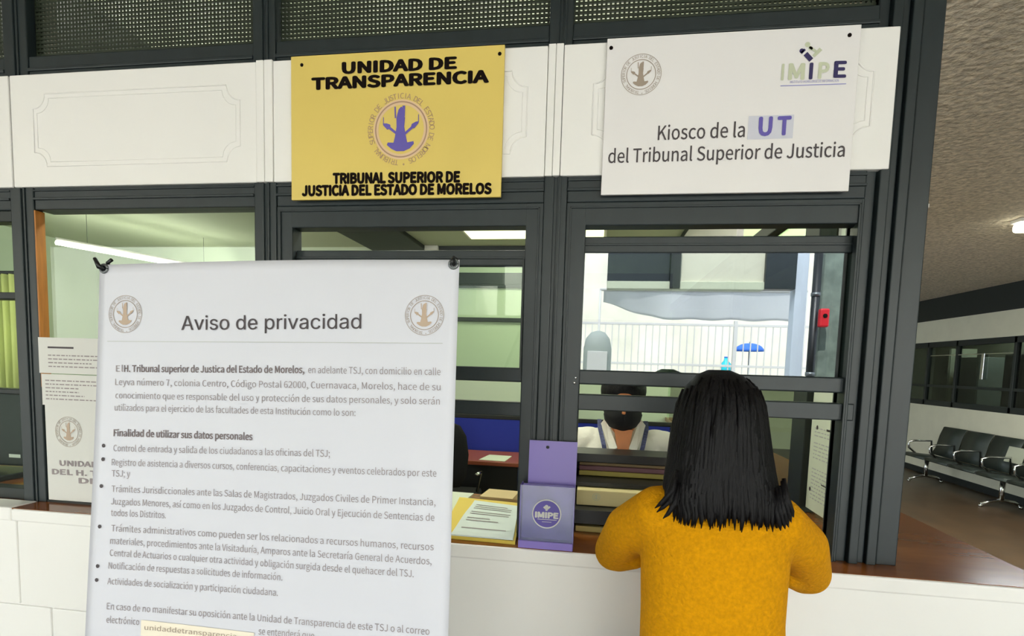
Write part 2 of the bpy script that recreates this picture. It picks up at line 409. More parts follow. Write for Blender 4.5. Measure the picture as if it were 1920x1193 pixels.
# ---- kiosk front: posts, rails, panels, mesh, windows
posts = ((-1.945, -1.855), (-1.062, -0.988), (-0.162, -0.096))
for i, (x0, x1) in enumerate(posts):
    b = MB(); m = (x0+x1)/2; dp = .034 if i == 0 else .09
    b.bbox(x0, m-.004, YF, YF+dp, ZC, ZT, .004); b.bbox(m+.004, x1, YF, YF+dp, ZC, ZT, .004); b.box(x0+.004, x1-.004, YF+.006, YF+dp-.005, ZC, ZT)
    b.bbox(m+.010, m+.016, YF-.004, YF+.01, ZC, ZT, .001)
    struct(b.build('trim_%d' % (i+2), M_dark))
b = MB()
for x0, x1, dy in ((0.690, 0.716, 0.012), (0.718, 0.742, -0.004), (0.745, 0.763, 0.010), (0.765, 0.790, -0.002), (0.793, 0.845, 0.006)):
    b.bbox(x0, x1, YF+dy, YF+.11, ZC, ZT, .003)
b.box(0.69, 0.84, YF+.02, YF+.10, ZC, ZT)
struct(b.build('trim_5', M_dark), 'ribbed dark corner post of the kiosk')
for k in range(4): pass
bays = [(-2.9, -1.945), (-1.855, -1.062), (-0.988, -0.162), (-0.096, 0.690)]
b = MB()
for x0, x1 in bays:
    b.bbox(x0, x1, YF+.004, YF+.07, 2.508, 2.572, .004); b.bbox(x0, x1, YF-.002, YF+.05, 2.524, 2.534, .002)
    b.bbox(x0, x1, YF+.004, YF+.07, 2.088, 2.166, .004); b.bbox(x0, x1, YF-.003, YF+.05, 2.118, 2.126, .002); b.bbox(x0, x1, YF-.001, YF+.05, 2.146, 2.152, .002)
struct(b.build('trim_6', M_dark), 'dark horizontal rails above and below the white band')
struct(MB().box(-2.9, .845, YF+.0, YF+.09, 2.90, ZT).build('trim_7', M_dark2))
# white band of embossed panels
band = [(-2.9, -1.925), (-1.919, -1.047), (-0.992, -0.1625), (-0.118, 0.737)]
for i, (x0, x1) in enumerate(band):
    p = struct(MB().bbox(x0, x1, YF-.006, YF+.03, 2.158, 2.511, .003).build('wall_panel', M_white))
    if i == 0: continue
    c = MB(); a0, a1 = x0+.085, x1-.055; c0, c1, r = 2.222, 2.448, .045
    for sft, rr in ((0, .0022), (.014, .0015)):
        pts = []
        for (ex, ez, t0) in ((a0+sft, c0+sft, 0), (a1-sft, c0+sft, 90), (a1-sft, c1-sft, 180), (a0+sft, c1-sft, 270)):
            for k in range(9):
                t = math.radians(t0 + 90 - 90*k/8) if True else 0
                pts.append((ex + r*math.cos(t), YF-.006, ez + r*math.sin(t)))
        pts.append(pts[0]); c.tube(pts, rr, 6)
    c.build('moulding', M_white, p)
for x0, x1 in ((-1.046, -1.0215), (-1.020, -0.993), (-0.161, -0.1405), (-0.1395, -0.119)):
    struct(MB().bbox(x0, x1, YF-.009, YF+.03, 2.158, 2.514, .002).build('wall_panel', M_white))
# perforated screens above
def screen(x0, x1, name):
    b = MB(); p = .0126; hw = .0032
    n = int((x1-x0)/p); 
    for i in range(n+1): x = x0+i*p; b.box(x-hw, x+hw, YF+.034, YF+.037, 2.57, 2.90)
    for j in range(int(.33/p)+1): z = 2.578+j*p; b.box(x0, x1, YF+.032, YF+.039, z-hw, z+hw)
    return b.build(name, M_mesh)
for x0, x1 in bays: struct(screen(x0, x1, 'window_screen'))
struct(MB().box(-1.855, -1.828, YF+.04, YF+.08, 2.57, 2.90).build('trim_8', mat('dark_brown_wood', (66, 44, 20), .6)))

# windows --------------------------------------------------------------
# far left bay
w = struct(empty('window_1', (-2.4, YF, ZC)))
MB().box(-2.9, -1.945, YF+.035, YF+.041, 1.14, 2.088).build('pane', G_clear, w)
MB().bbox(-2.9, -1.945, YF+.01, YF+.06, 1.795, 1.818, .003).bbox(-2.9, -1.945, YF+.01, YF+.06, 1.470, 1.488, .003).bbox(-2.9, -1.945, YF+.01, YF+.06, ZC, 1.14, .003).bbox(-2.9, -1.945, YF+.01, YF+.06, 2.052, 2.088, .003).build('frame', M_dark2, w)
# left bay: one fixed pane
w = struct(empty('window_2', (-1.45, YF, ZC)))
MB().box(-1.855, -1.058, YF+.025, YF+.031, 1.108, 2.088).build('pane', G_clear, w)
MB().bbox(-1.855, -1.058, YF+.004, YF+.034, ZC, 1.1085, .001).build('bead', M_dark2, w)
MB().bbox(-1.8565, -1.851, YF+.0015, YF+.034, 1.50, 2.086, .001).build('batten', M_orange, w)['label'] = 'orange brown wooden batten'
# the two serving windows: fixed outer frame with a hanging sash
def serving(name, x0, x1, g0, g1, zt, gl, rail0, glow):
    w = struct(empty(name, ((x0+x1)/2, YF, ZC)))
    b = MB()
    b.bbox(x0, g0, YF+.003, YF+.06, ZC, 2.088, .003); b.bbox(g1, x1, YF+.003, YF+.06, ZC, 2.088, .003); b.bbox(g0-.004, g1+.004, YF+.003, YF+.06, zt, 2.088, .003)
    b.bbox(x0+.010, x0+.015, YF-.002, YF+.02, ZC, 2.075, .001); b.bbox(x1-.015, x1-.010, YF-.002, YF+.02, ZC, 2.075, .001); b.bbox(x0+.01, x1-.01, YF-.002, YF+.02, 2.070, 2.075, .001)
    b.build('frame', M_dark, w)
    b = MB(); s0, s1 = g0-.006, g1+.006
    b.bbox(s0, s1, YF+.030, YF+.055, rail0, rail0+.046, .003); b.bbox(s0, s1, YF+.026, YF+.05, rail0+.020, rail0+.026, .001)
    b.bbox(s0, s1, YF+.012, YF+.055, 1.571, 1.614, .004)
    sa = b.build('sash_rail', M_dark, w)
    MB().box(g0-.002, g1+.002, YF+.034, YF+.039, 1.612, rail0+.004).build('pane', gl, sa)
    MB().bbox(s0-.02, s1+.02, YF+.008, YF+.05, glow[0], glow[1], .003).build('lower_rail', M_dark, w)
    return w
serving('window_3', -0.988, -0.162, -0.937, -0.212, 2.023, G_sash2, 1.914, (1.469, 1.511))
w4 = serving('window_4', -0.096, 0.690, -0.040, 0.681, 2.023, G_sash3, 1.952, (1.496, 1.543))
# screws beside the sash
for x, z in ((-.052, 1.59), (-.055, 1.575)): MB().ball((x, YF+.003, z), .004, (1, .5, 1), 8, 6).build('screw', M_chrome, w4)
MB().box(-.218, -.2125, YF+.002, YF+.05, 1.61, 1.93).build('glazing_bead', M_dark2, w4)

# glazed side of the kiosk, seen through the serving window
w = struct(empty('window_5', (.82, 2.2, ZC)))
MB().bbox(.785, .845, 2.16, 2.30, ZC, 2.3, .004).bbox(.79, .84, 3.4, 3.46, ZC, 2.3, .004).bbox(.79, .84, 1.71, 6.2, 2.27, 2.33, .004).build('frame', M_dark2, w)
MB().box(.818, .823, 1.71, 6.2, ZC, 2.27).build('pane', G_side, w)
struct(MB().box(.80, .84, 3.46, 6.2, 2.33, 2.9).build('wall_side_upper', M_white))

# office walls
wb = struct(empty('wall_back', (-2.5, 6.2, 0)))
MB().box(-6.4, .84, 6.20, 6.3, 0, ZT).build('panel', M_green, wb)
b = MB(); b.bbox(-4.6, .84, 6.165, 6.20, 2.49, 2.53, .003); b.bbox(-4.6, .84, 6.165, 6.20, 2.11, 2.155, .003); b.bbox(-1.95, .84, 6.15, 6.2, 2.905, ZT, .003)
b.box(-4.6, .84, 6.185, 6.2, 2.53, 2.66)
b.build('rail', M_dark, wb)
struct(MB().box(-6.4, -6.3, 1.64, 6.3, 0, ZT).build('wall_left', M_green))
# passage wall on the right
wr = struct(empty('wall_right', (5.6, 6, 0)))
MB().box(5.6, 5.75, -2.9, 12.5, 0, 1.165).build('lower_panel', M_cwall, wr)
MB().box(5.6, 5.75, -2.9, 12.5, 2.217, 2.58).build('upper_panel', M_cwall, wr)
MB().box(5.59, 5.75, -2.9, 12.5, 2.58, ZT).build('dark_band', M_dark2, wr)
MB().box(5.59, 5.6, -2.9, 12.5, 0, .10).build('skirting', M_dark2, wr)
struct(MB().box(-7, 5.75, 12.4, 12.5, 0, ZT).build('wall_end', M_cwall))
struct(MB().box(6.9, 7.0, 4, 12.5, 0, ZT).build('wall_far_office', M_cwall)); struct(MB().box(5.75, 7.0, 4, 12.5, ZT, ZT+.1).build('ceiling_far_office', M_cwall)); struct(MB().box(5.75, 7, 4, 12.5, .0, .02).build('floor_far_office', M_ofloor))
struct(MB().box(5.75, 7, 12.4, 12.5, 0, ZT).build('wall_far_end', M_cwall)); struct(MB().box(5.75, 7, 3.9, 4.0, 0, ZT).build('wall_far_near', M_cwall))
w = struct(empty('window_6', (5.6, 8, 1.165)))
b = MB()
for y in (-2.9, -1.9, -.4, 1.1, 2.6, 4.1, 5.6, 7.1, 8.3, 9.50, 10.25, 11.4, 12.35): b.bbox(5.60, 5.66, y, y+.05, 1.165, 2.217, .003)
b.bbox(5.6, 5.66, -2.9, 12.5, 1.165, 1.25, .003); b.bbox(5.6, 5.66, -2.9, 12.5, 2.13, 2.217, .003); b.bbox(5.61, 5.65, -2.9, 12.5, 1.47, 1.51, .003)
b.build('frame', M_dark2, w)
MB().box(5.63, 5.636, -2.9, 12.5, 1.2, 2.2).build('pane', G_dark, w)
for y0, y1, z0, z1 in ((9.45, 10.2, 1.985, 1.998), (8.35, 9.45, 1.985, 1.998)): MB().bbox(5.604, 5.62, y0, y1, z0, z1, .002).build('handle_bar', M_chrome, w)
MB().bbox(5.598, 5.615, 8.90, 8.96, 1.62, 2.0, .003).build('handle_bar', M_chrome, w)
# lit office behind the passage windows
struct(MB().box(-7.1, -7.0, -2.9, 1.7, 0, ZT).build('wall_hall_left', M_ogrey))
# outside
struct(MB().box(-40, 40, -60, -2.9, -.08, -.02).build('ground', M_ground))
struct(MB().box(-3.9, -3.6, -13.0, -2.9, -.02, 4.6).build('wall_light_block_left', M_ogrey))  # added unseen wall, blocks sky and sunlit bounce from the left
struct(MB().box(-30, 34, -13.3, -13.0, -.02, 5.2).build('wall_street', M_owall))

# ================================================================== SIGNS ON THE WHITE BAND
FR = Frame((0, YF-.009, 0), (1, 0, 0), (0, 0, 1))          # u = x, v = z
def sign(x0, x1, z0, z1, m, label):
    t = thing('sign_board', label, 'sign', ((x0+x1)/2, YF-.012, z0))
    MB().bbox(x0, x1, YF-.019, YF-.0092, z0, z1, .0012).build('panel', m, t)
    fr = Frame((0, YF-.019, 0), (1, 0, 0), (0, 0, 1))
    return t, fr
def screw(t, fr, x, y):
    u, v = fr.uv(x, y); MB().ball(fr.pt(u, v, .0005), .0052, (1, .5, 1), 12, 8).build('screw', M_black, t)
gs, fg = sign(-.926, -.2835, 2.099, 2.5125, M_gold, 'gold court sign lettered UNIDAD DE TRANSPARENCIA over a blue seal')
screw(gs, fg, 566, 122); screw(gs, fg, 937, 101)
px_letters('UNIDAD DE', fg, (641, 138), (857, 128), .0293, M_black, gs, bold=.042)
px_letters('TRANSPARENCIA', fg, (584, 168), (917, 154), .0305, M_black, gs, bold=.042)
px_letters('TRIBUNAL SUPERIOR DE', fg, (624, 344), (863, 341), .0275, M_black, gs, bold=.05)
px_letters('JUSTICIA DEL ESTADO DE MORELOS', fg, (566, 367), (922, 363), .0275, M_black, gs, bold=.05)
u, v = fg.uv(752, 243)
seal(fg, u, v, .1075, M_mauve, M_purple, gs, halo=mat('pale_halo_print', (222, 190, 150), .6))
ws, fw = sign(-.001, .638, 2.100, 2.5125, M_signw, 'white sign reading Kiosco de la UT above the right serving window')
screw(ws, fw, 1146, 90); screw(ws, fw, 1593, 66)
u, v = fw.uv(1202, 140); seal(fw, u, v, .0535, M_seal, M_seal, ws)
px_letters('Kiosco de la', fw, (1233, 263), (1396, 257), .037, M_grey, ws, bold=.006, plain=True)
px_letters('del Tribunal Superior de Justicia', fw, (1140, 306), (1583, 294), .036, M_grey, ws, bold=.006, plain=True)
k = Ink(fw, .0006); a, b_ = fw.uv(1401, 262); c, d = fw.uv(1489, 215); k.rect(a, c, b_, d); k.build('patch', M_patch, ws)
px_letters('U', fw, (1421, 254), (1447, 253), .044, M_purple, ws, bold=.03, off=.0014)
px_letters('T', fw, (1456, 253), (1482, 252), .044, M_purple, ws, bold=.03, off=.0014)
def imipe(fr, L, t, dark, pale, cap, bold=.03):
    for ch, x0, x1, y, m in L: px_letters(ch, fr, (x0, y), (x1, y-.4), cap, m, t, bold=bold)
imipe(fw, (('I', 1464, 1469, 150, M_olive), ('M', 1477, 1508, 149, M_olive), ('I', 1516, 1523, 148, M_navy), ('P', 1533, 1554, 147, M_olive), ('E', 1562, 1586, 145, M_navy)), ws, M_navy, M_olive, .0375)
k = Ink(fw)
A = lambda x, y: fw.uv(x, y)
k.stroke(A(1521, 113), A(1510, 101), .012); k.stroke(A(1507, 98), A(1504, 95), .013); k.disc(*A(1503, 95.5), .0055)
k.build('logo_mark', M_navy, ws)
k = Ink(fw); k.stroke(A(1525, 106), A(1539, 92), .008, .010); k.stroke(A(1517, 88), A(1530, 97), .006); k.disc(*A(1514, 84), .0065); k.disc(*A(1520, 91), .005)
k.build('logo_mark', M_olive, ws)
k = Ink(fw); k.stroke(A(1463, 161.5), A(1586, 157.5), .0022); k.build('logo_rule', M_lilac, ws)
px_letters('INSTITUTO MORELENSE DE INFORMACION', fw, (1481, 156.5), (1572, 153.5), .0062, M_lilac, ws, off=.001)

# ================================================================== THE BANNER ON ITS STAND
bx = thing('banner_stand', 'white privacy notice banner headed Aviso de privacidad, in front of the left windows', 'banner', (-.66, .97, 0))
P_tl, P_tr = Vector((-1.067, 1.06, 1.812)), Vector((-.266, 1.06, 1.836))
P_bl = Vector((-1.06, .985, .975))
fb = Frame(P_tl, P_tr-P_tl, P_bl-P_tl)                       # v down for construction
fb = Frame(P_tl, P_tr-P_tl, -( (P_bl-P_tl) - (P_tr-P_tl).normalized()*((P_bl-P_tl).dot((P_tr-P_tl).normalized())) ))
BW = (P_tr-P_tl).length; BH = 1.78
def warp(a, b):
    s = .0035*math.sin(a*7+.5)*math.sin(b*2.2) + .0025*math.sin(b*5+a*3)
    d = (a-.70+.10*(b+.35)); s += .004*math.exp(-(d/.02)**2)*max(0, min(1, -b*2.5-.3))*max(0, 1-abs(b+.5)*1.3)
    return s
fb.warp = warp
# measured edges of the sheet
ul0, vl0 = fb.uv(187, 497); ul1, vl1 = fb.uv(160, 1193); ur0, vr0 = fb.uv(862, 488); ur1, vr1 = fb.uv(840, 1193)
def edge_l(v): return ul0 + (ul1-ul0)*(v-vl0)/(vl1-vl0)
def edge_r(v): return ur0 + (ur1-ur0)*(v-vr0)/(vr1-vr0)
NU, NV = 44, 90; vs = []; fs = []
for j in range(NV+1):
    for i in range(NU+1):
        s = i/NU; top = vl0 + (vr0-vl0)*s + .004*math.sin(math.pi*s)
        v = top - BH*j/NV; vs.append(fb.pt(edge_l(v)*(1-s) + edge_r(v)*s, v, 0))
for j in range(NV):
    for i in range(NU): q = j*(NU+1)+i; fs.append((q, q+NU+1, q+NU+2, q+1))
sh = MB().add(vs, fs, True).build('banner_sheet', M_banner, bx)
so = sh.modifiers.new('thickness', 'SOLIDIFY'); so.thickness = .0008; so.offset = -1
OFF = .0012
TXT = [
 ('Aviso de privacidad', (340, 619), (679, 617), .0295, M_grey, .004),
 ('El ', (215.5, 697), (229, 697), .0135, M_text, 0), ('H. Tribunal superior de Justica del Estado de Morelos,', (231, 697.2), (572, 700), .0140, M_textb, .016), ('en adelante TSJ, con domicilio en calle', (579, 700), (827, 704), .0135, M_text, 0),
 ('Leyva número 7, colonia Centro, Código Postal 62000, Cuernavaca, Morelos, hace de su', (214, 722), (827, 732.5), .0135, M_text, 0),
 ('conocimiento que es responsable del uso y protección de sus datos personales, y solo serán', (214, 747), (825.6, 759), .0135, M_text, 0),
 ('utilizados para el ejercicio de las facultades de esta Institución como lo son:', (212.5, 770), (668, 780.5), .0135, M_text, 0),
 ('Finalidad de utilizar sus datos personales', (210.6, 818), (473, 825.4), .0142, M_textb, .018),
 ('Control de entrada y salida de los ciudadanos a las oficinas del TSJ;', (210, 846.5), (619.5, 857), .0138, M_text, 0),
 ('Registro de asistencia a diversos cursos, conferencias, capacitaciones y eventos celebrados por este', (207, 873), (819, 894), .0138, M_text, 0),
 ('TSJ; y', (207, 894), (241, 895), .0138, M_text, 0),
 ('Trámites Jurisdiccionales ante las Salas de Magistrados, Juzgados Civiles de Primer Instancia,', (207, 923), (817, 948), .0138, M_text, 0),
 ('Juzgados Menores, así como en los Juzgados de Control, Juicio Oral y Ejecución de Sentencias de', (206, 946.5), (815, 977), .0138, M_text, 0),
 ('todos los Distritos.', (206, 968), (308, 973), .0138, M_text, 0),
 ('Trámites administrativos como pueden ser los relacionados a recursos humanos, recursos', (207, 997), (813.4, 1032), .0138, M_text, 0),
 ('materiales, procedimientos ante la Visitaduría, Amparos ante la Secretaría General de Acuerdos,', (205, 1020.5), (809.6, 1058.5), .0138, M_text, 0),
 ('Central de Actuarios o cualquier otra actividad y obligación surgida desde el quehacer del TSJ.', (204.4, 1043), (776.6, 1082), .0138, M_text, 0),
 ('Notificación de respuestas a solicitudes de información.', (202.5, 1067), (529.4, 1089), .0138, M_text, 0),
 ('Actividades de socialización y participación ciudadana.', (200.6, 1096), (520.7, 1118), .0138, M_text, 0),
 ('En caso de no manifestar su oposición ante la Unidad de Transparencia de este TSJ o al correo', (200, 1143), (806, 1190), .0138, M_text, 0),
 ('electrónico', (199.4, 1168), (260, 1173), .0138, M_text, 0), ('se entenderá que', (484.6, 1190), (590, 1198), .0138, M_text, 0)]
for s, l, r, cap, m, bo in TXT: px_letters(s, fb, l, r, cap, m, sh, bold=bo, off=OFF, plain=cap < .02)
for x, y in ((192, 836), (191, 861.6), (188, 912), (185.5, 988), (182.5, 1062), (181, 1088)): u, v = fb.uv(x, y); Ink(fb, OFF).disc(u, v, .0042, 14).build('bullet', M_grey, sh)
k = Ink(fb, OFF); (a, b_), (c, d) = fb.uv(200, 640), fb.uv(831, 644.5); n = 24
for i in range(n):
    s, t = i/n, (i+1)/n; k.poly([(a+(c-a)*s, b_+(d-b_)*s-.0008), (a+(c-a)*t, b_+(d-b_)*t-.0008), (a+(c-a)*t, b_+(d-b_)*t+.0008), (a+(c-a)*s, b_+(d-b_)*s+.0008)])
k.build('rule', M_rule, sh)
for x, y, R in ((234.5, 589, .0405), (797, 592, .0395)): u, v = fb.uv(x, y); seal(fb, u, v, R, M_seal, M_seal2, sh, off=OFF)
k = Ink(fb, OFF+.0006); (a, b_), (c, d) = fb.uv(264, 1163), fb.uv(477, 1187)
for i in range(16):
    for j in range(3):
        f_ = lambda p, q: (a+(c-a)*p/16, b_+(d-b_)*p/16-.033*q/3)
        k.poly([f_(i, j+1), f_(i+1, j+1), f_(i+1, j), f_(i, j)])
st = k.build('sticker', mat('cream_sticker', (236, 226, 204), .6), sh); st['label'] = 'cream paper strip stuck over a line of print'
px_letters('unidaddetransparencia', fb, (271, 1181), (444, 1198), .010, M_seal, sh, off=OFF+.0016)
for (x, y), s in (((196, 504), -1), ((851.5, 496), 1)):
    u, v = fb.uv(x, y); g = MB()
    c = fb.pt(u, v, .0015)
    ring = [c + fb.u*(.0085*math.cos(t*math.pi/8)) + fb.v*(.0085*math.sin(t*math.pi/8)) for t in range(17)]
    g.tube(ring, .0028, 8).build('grommet', M_steel, sh)
    g = MB(); top = fb.uv(*((181, 486) if s < 0 else (853, 484))); g.tube([c - fb.n*.02, c, c + fb.n*.012, fb.pt(top[0], top[1], .004)], .0042, 8, rad=[.004, .005, .005, .0035])
    if s < 0: q = fb.uv(208, 487); g.tube([fb.pt(u, v, -.01), fb.pt(u+.004, v+.014, -.004), fb.pt(q[0], q[1], -.002)], .004, 8)
    g.build('hook', M_blackp, bx)
# the X frame behind the sheet
ctr = fb.pt(BW/2, -.95, -.10); pole = MB()
hub = MB().ball(ctr, .03, (1, 1, 1.2)).build('hub', M_blackp, bx)
for a, b_ in ((.01, -.01), (BW-.01, -.008)): MB().tube([ctr, fb.pt(a, b_, -.006)], .006, 8, rad=[.008, .005]).build('pole', M_blackp, bx)
for a in (.02, BW-.02):
    q = fb.pt(a, -1.765, -.006); MB().tube([ctr, q, (q.x, q.y-.02, .004)], .006, 8, rad=[.008, .006, .004]).build('leg', M_blackp, bx)
MB().tube([ctr, (ctr.x, ctr.y+.36, .008)], .007, 8).build('leg', M_blackp, bx)

# ================================================================== THINGS IN THE LEFT WINDOW
def rect_sheet(name, label, cat, x0, x1, z0, z1, y, m, th=.0015, tilt=0.0, group=None):
    t = thing(name, label, cat, ((x0+x1)/2, y, z0), group)
    MB().box(x0, x1, y-th, y, z0, z1).build('sheet', m, t)
    return t, Frame((0, y-th, 0), (1, 0, 0), (0, 0, 1))
def print_lines(fr, t, x0, x1, z0, z1, n, m, name='print', hgt=.3, seed=1):
    rn = random.Random(seed); k = Ink(fr, .0008); st = (z1-z0)/n
    for i in range(n):
        z = z1-(i+.5)*st; x = x0
        end = x1 if rn.random() < .75 else x0+(x1-x0)*rn.uniform(.4, .9)
        while x < end:
            w = rn.uniform(.006, .02); k.rect(x, min(x+w, end), z-st*hgt/2, z+st*hgt/2); x += w+.004
    return k.build(name, m, t)
t, fr = rect_sheet('notice_sheet', 'white printed notice behind the left window, upper of two above the court board', 'notice', -1.857, -1.55, 1.548, 1.668, YF-.0005, M_paper)
Ink(fr, .0008).rect(-1.82, -1.72, 1.632, 1.638).build('heading', M_grey, t); print_lines(fr, t, -1.82, -1.60, 1.565, 1.615, 4, M_text, seed=3)
t, fr = rect_sheet('notice_sheet', 'white printed notice behind the left window, lower one resting on the court board', 'notice', -1.850, -1.55, 1.440, 1.545, YF-.0005, M_paper)
print_lines(fr, t, -1.835, -1.60, 1.455, 1.53, 6, M_text, seed=5)
t = thing('court_board', 'white board with seal and the words UNIDAD DE TRANSPARENCIA inside the left window', 'board', (-1.5, YF+.012, ZC))
MB().bbox(-1.8495, -1.18, YF+.004, YF+.020, 1.1095, 1.475, .002).build('panel', M_paper, t)
fr = Frame((0, YF+.004, 0), (1, 0, 0), (0, 0, 1))
u, v = fr.uv(129, 810); seal(fr, u, v, .052, M_seal, M_seal2, t)
for s, l, r in (('UNIDAD DE TRANSPARENCIA', (112, 873), (385, 886)), ('DEL H. TRIBUNAL SUPERIOR', (98, 889), (400, 904)), ('DE JUSTICIA', (148, 906), (330, 916))):
    px_letters(s, fr, l, r, .0175, M_text, t, bold=.03)
# far left bay: curtain, monitor and box on the desk behind it
t = tag(MB().build('curtain', M_curtain) if False else empty('curtain', (-4.1, 3.0, 0)), 'yellow green curtain hanging behind the far left window', 'curtain')
b = MB(); pr = []
for i in range(121):
    x = -4.56+i*.0078; pr.append((x, 3.0+.03*math.sin(i*.9), 0))
vs = [(x, y, z) for x, y, _ in pr for z in (1.33, 2.10)]
fs = [(2*i, 2*i+2, 2*i+3, 2*i+1) for i in range(120)]
c = MB().add(vs, fs, True).build('cloth', M_curtain, t); c.modifiers.new('th', 'SOLIDIFY').thickness = .004
MB().tube([(-4.62, 3.0, 2.11), (-3.58, 3.0, 2.11)], .012, 10).build('rod', M_blackp, t)
for xw in (-4.6, -3.6): MB().tube([(xw, 3.0, 2.11), (xw, 3.0, ZT)], .004, 6).build('rod_hanger', M_blackp, t)
t = thing('monitor', 'black monitor on the counter behind the far left window', 'monitor', (-2.5, 1.86, ZC))
MB().bbox(-2.80, -2.275, 1.88, 1.92, 1.15, 1.45, .008).build('screen', M_blackp, t)
MB().bbox(-2.58, -2.50, 1.90, 1.94, 1.10, 1.25, .004).bbox(-2.7, -2.3, 1.80, 1.98, 1.1018, 1.125, .004).build('stand', M_blackp, t)
k = Ink(Frame((0, 1.88, 0), (1, 0, 0), (0, 0, 1))); k.rect(-2.345, -2.29, 1.186, 1.200); k.build('badge', M_paper, t)

# ================================================================== ON THE COUNTER
def imipe_disc(fr, u, v, R, t):
    k = Ink(fr, .001); k.disc(u, v, R, 40); k.build('emblem_rim', M_paper, t)
    k = Ink(fr, .0016); k.disc(u, v, R*.92, 40); k.build('emblem', M_purple, t)
    letters('IMIPE', fr, u-R*.8, u+R*.82, v-R*.26, R*.36, M_paper, t, bold=.05, off=.0022)
    k = Ink(fr, .0022); k.disc(u-.02*R, v+.50*R, R*.13, 14); k.stroke((u-.02*R, v+.22*R), (u-.02*R, v+.42*R), R*.14); k.stroke((u, v+.32*R), (u+.22*R, v+.52*R), R*.12); k.stroke((u-.04*R, v+.34*R), (u-.22*R, v+.48*R), R*.12)
    k.rect(u-.62*R, u+.70*R, v-.40*R, v-.36*R); k.rect(u-.3*R, u+.35*R, v-.56*R, v-.53*R); k.build('logo_mark', M_paper, t)
ZT1 = ZC+.0015
lh = thing('leaflet_holder', 'violet leaflet holder with a round IMIPE logo on the counter', 'leaflet holder', (-.115, 1.56, ZT1))
h0, h1 = -.194, -.038
b = MB(); b.obox((h0+.016, 1.563, ZT1), (h1-h0-.016, 0, 0), (0, .004, 0), (0, .020, .302)); b.build('back_panel', M_lav, lh)
k = MB().ball((-.124, 1.5815, 1.385), .005, (1, .4, 1), 10, 6).build('hole', M_blackp, lh)
b = MB(); b.obox((h0, 1.515, ZT1), (h1-h0, 0, 0), (0, .003, 0), (0, .010, .180)); b.build('front_pocket', M_acr, lh)
MB().obox((h0+.006, 1.535, ZT1+.024), (h1-h0-.012, 0, 0), (0, .006, 0), (0, .012, .156)).build('leaflets', mat('violet_leaflet', (140, 128, 186), .5, var=.25, vscale=14), lh)
MB().bbox(h0, h1, 1.512, 1.568, ZT1, ZT1+.022, .002).build('base', M_lav, lh)
for x in (h0, h1-.003): MB().obox((x, 1.517, ZT1), (.003, 0, 0), (0, .048, 0), (0, .010, .180)).build('side_panel', M_lav, lh)
fh = Frame((0, 1.515, ZT1), (1, 0, 0), (0, .010, .180)); u, v = fh.uv(1025, 964); imipe_disc(fh, u, v, .0415, lh)
# documents
def flat_sheet(name, label, cat, cs, z, th, m, curl=0.0, group=None, printed=0, pm=None):
    """a sheet or folder lying on the counter: four corners (x, y), front-left first"""
    t = thing(name, label, cat, (sum(c[0] for c in cs)/4, sum(c[1] for c in cs)/4, z), group)
    n = 10; a, b_, c, d = [Vector((q[0], q[1])) for q in cs]; top = []; bot = []
    for j in range(n+1):
        for i in range(n+1):
            s, q = i/n, j/n; p = (a*(1-s)+b_*s)*(1-q) + (d*(1-s)+c*s)*q
            zz = z + curl*(math.sin(math.pi*q)**2*.4 + q*q)
            top.append((p.x, p.y, zz+th)); bot.append((p.x, p.y, zz))
    N = (n+1)**2; fs = []
    for j in range(n):
        for i in range(n):
            q = j*(n+1)+i; fs.append((q, q+1, q+n+2, q+n+1)); fs.append((N+q, N+q+n+1, N+q+n+2, N+q+1))
    per = [i for i in range(n)] + [n+(n+1)*j for j in range(n)] + [N-1-i for i in range(n)] + [(n+1)*(n-j) for j in range(n)]
    for i in range(len(per)): p, q = per[i], per[(i+1) % len(per)]; fs.append((p, N+p, N+q, q))
    MB().add(top+bot, fs).build('sheet', m, t)
    if printed:
        k = MB(); rn = random.Random(printed)
        for r in range(12):
            q = .88-.062*r
            if rn.random() < .25: continue
            s0, s1 = .1, rn.uniform(.4, .9); qq = q-.018
            pp = []
            for s, y in ((s0, qq), (s1, qq), (s1, q), (s0, q)):
                p = (a*(1-s)+b_*s)*(1-y) + (d*(1-s)+c*s)*y
                pp.append((p.x, p.y, z + curl*(math.sin(math.pi*y)**2*.4 + y*y) + th + .0012))
            k.add(pp, [(0, 1, 2, 3)])
        k.build('print', pm or M_text, t)
    return t
zz = ZT1
flat_sheet('document_folder', 'yellow document folder under papers beside the violet leaflet holder', 'folder', [(-.43, 1.545), (-.205, 1.535), (-.235, 1.90), (-.47, 1.93)], zz, .010, M_yellow, .020)
flat_sheet('document_sheet', 'pale printed sheet on top of the yellow folder', 'paper', [(-.40, 1.54), (-.212, 1.538), (-.235, 1.83), (-.40, 1.87)], zz+.0115, .004, mat('pale_aqua_paper', (218, 230, 222), .7), .022, printed=5)
flat_sheet('document_sheet', 'pale green printed sheet beside the banner edge, behind the folder', 'paper', [(-.62, 1.72), (-.475, 1.70), (-.445, 2.06), (-.60, 2.07)], zz, .006, M_gpaper, .01, printed=8)
t = thing('cardboard_box', 'flat tan cardboard box behind the violet leaflet holder', 'box', (-.27, 2.0, zz))
MB().obox((-.40, 1.955, zz), (.34, -.03, 0), (.012, .13, 0), (0, 0, .032)).build('body', M_card, t); MB().obox((-.275, 1.935, zz+.0325), (.10, 0, 0), (.0, .006, 0), (.07, .02, .085)).build('flap', M_card, t)
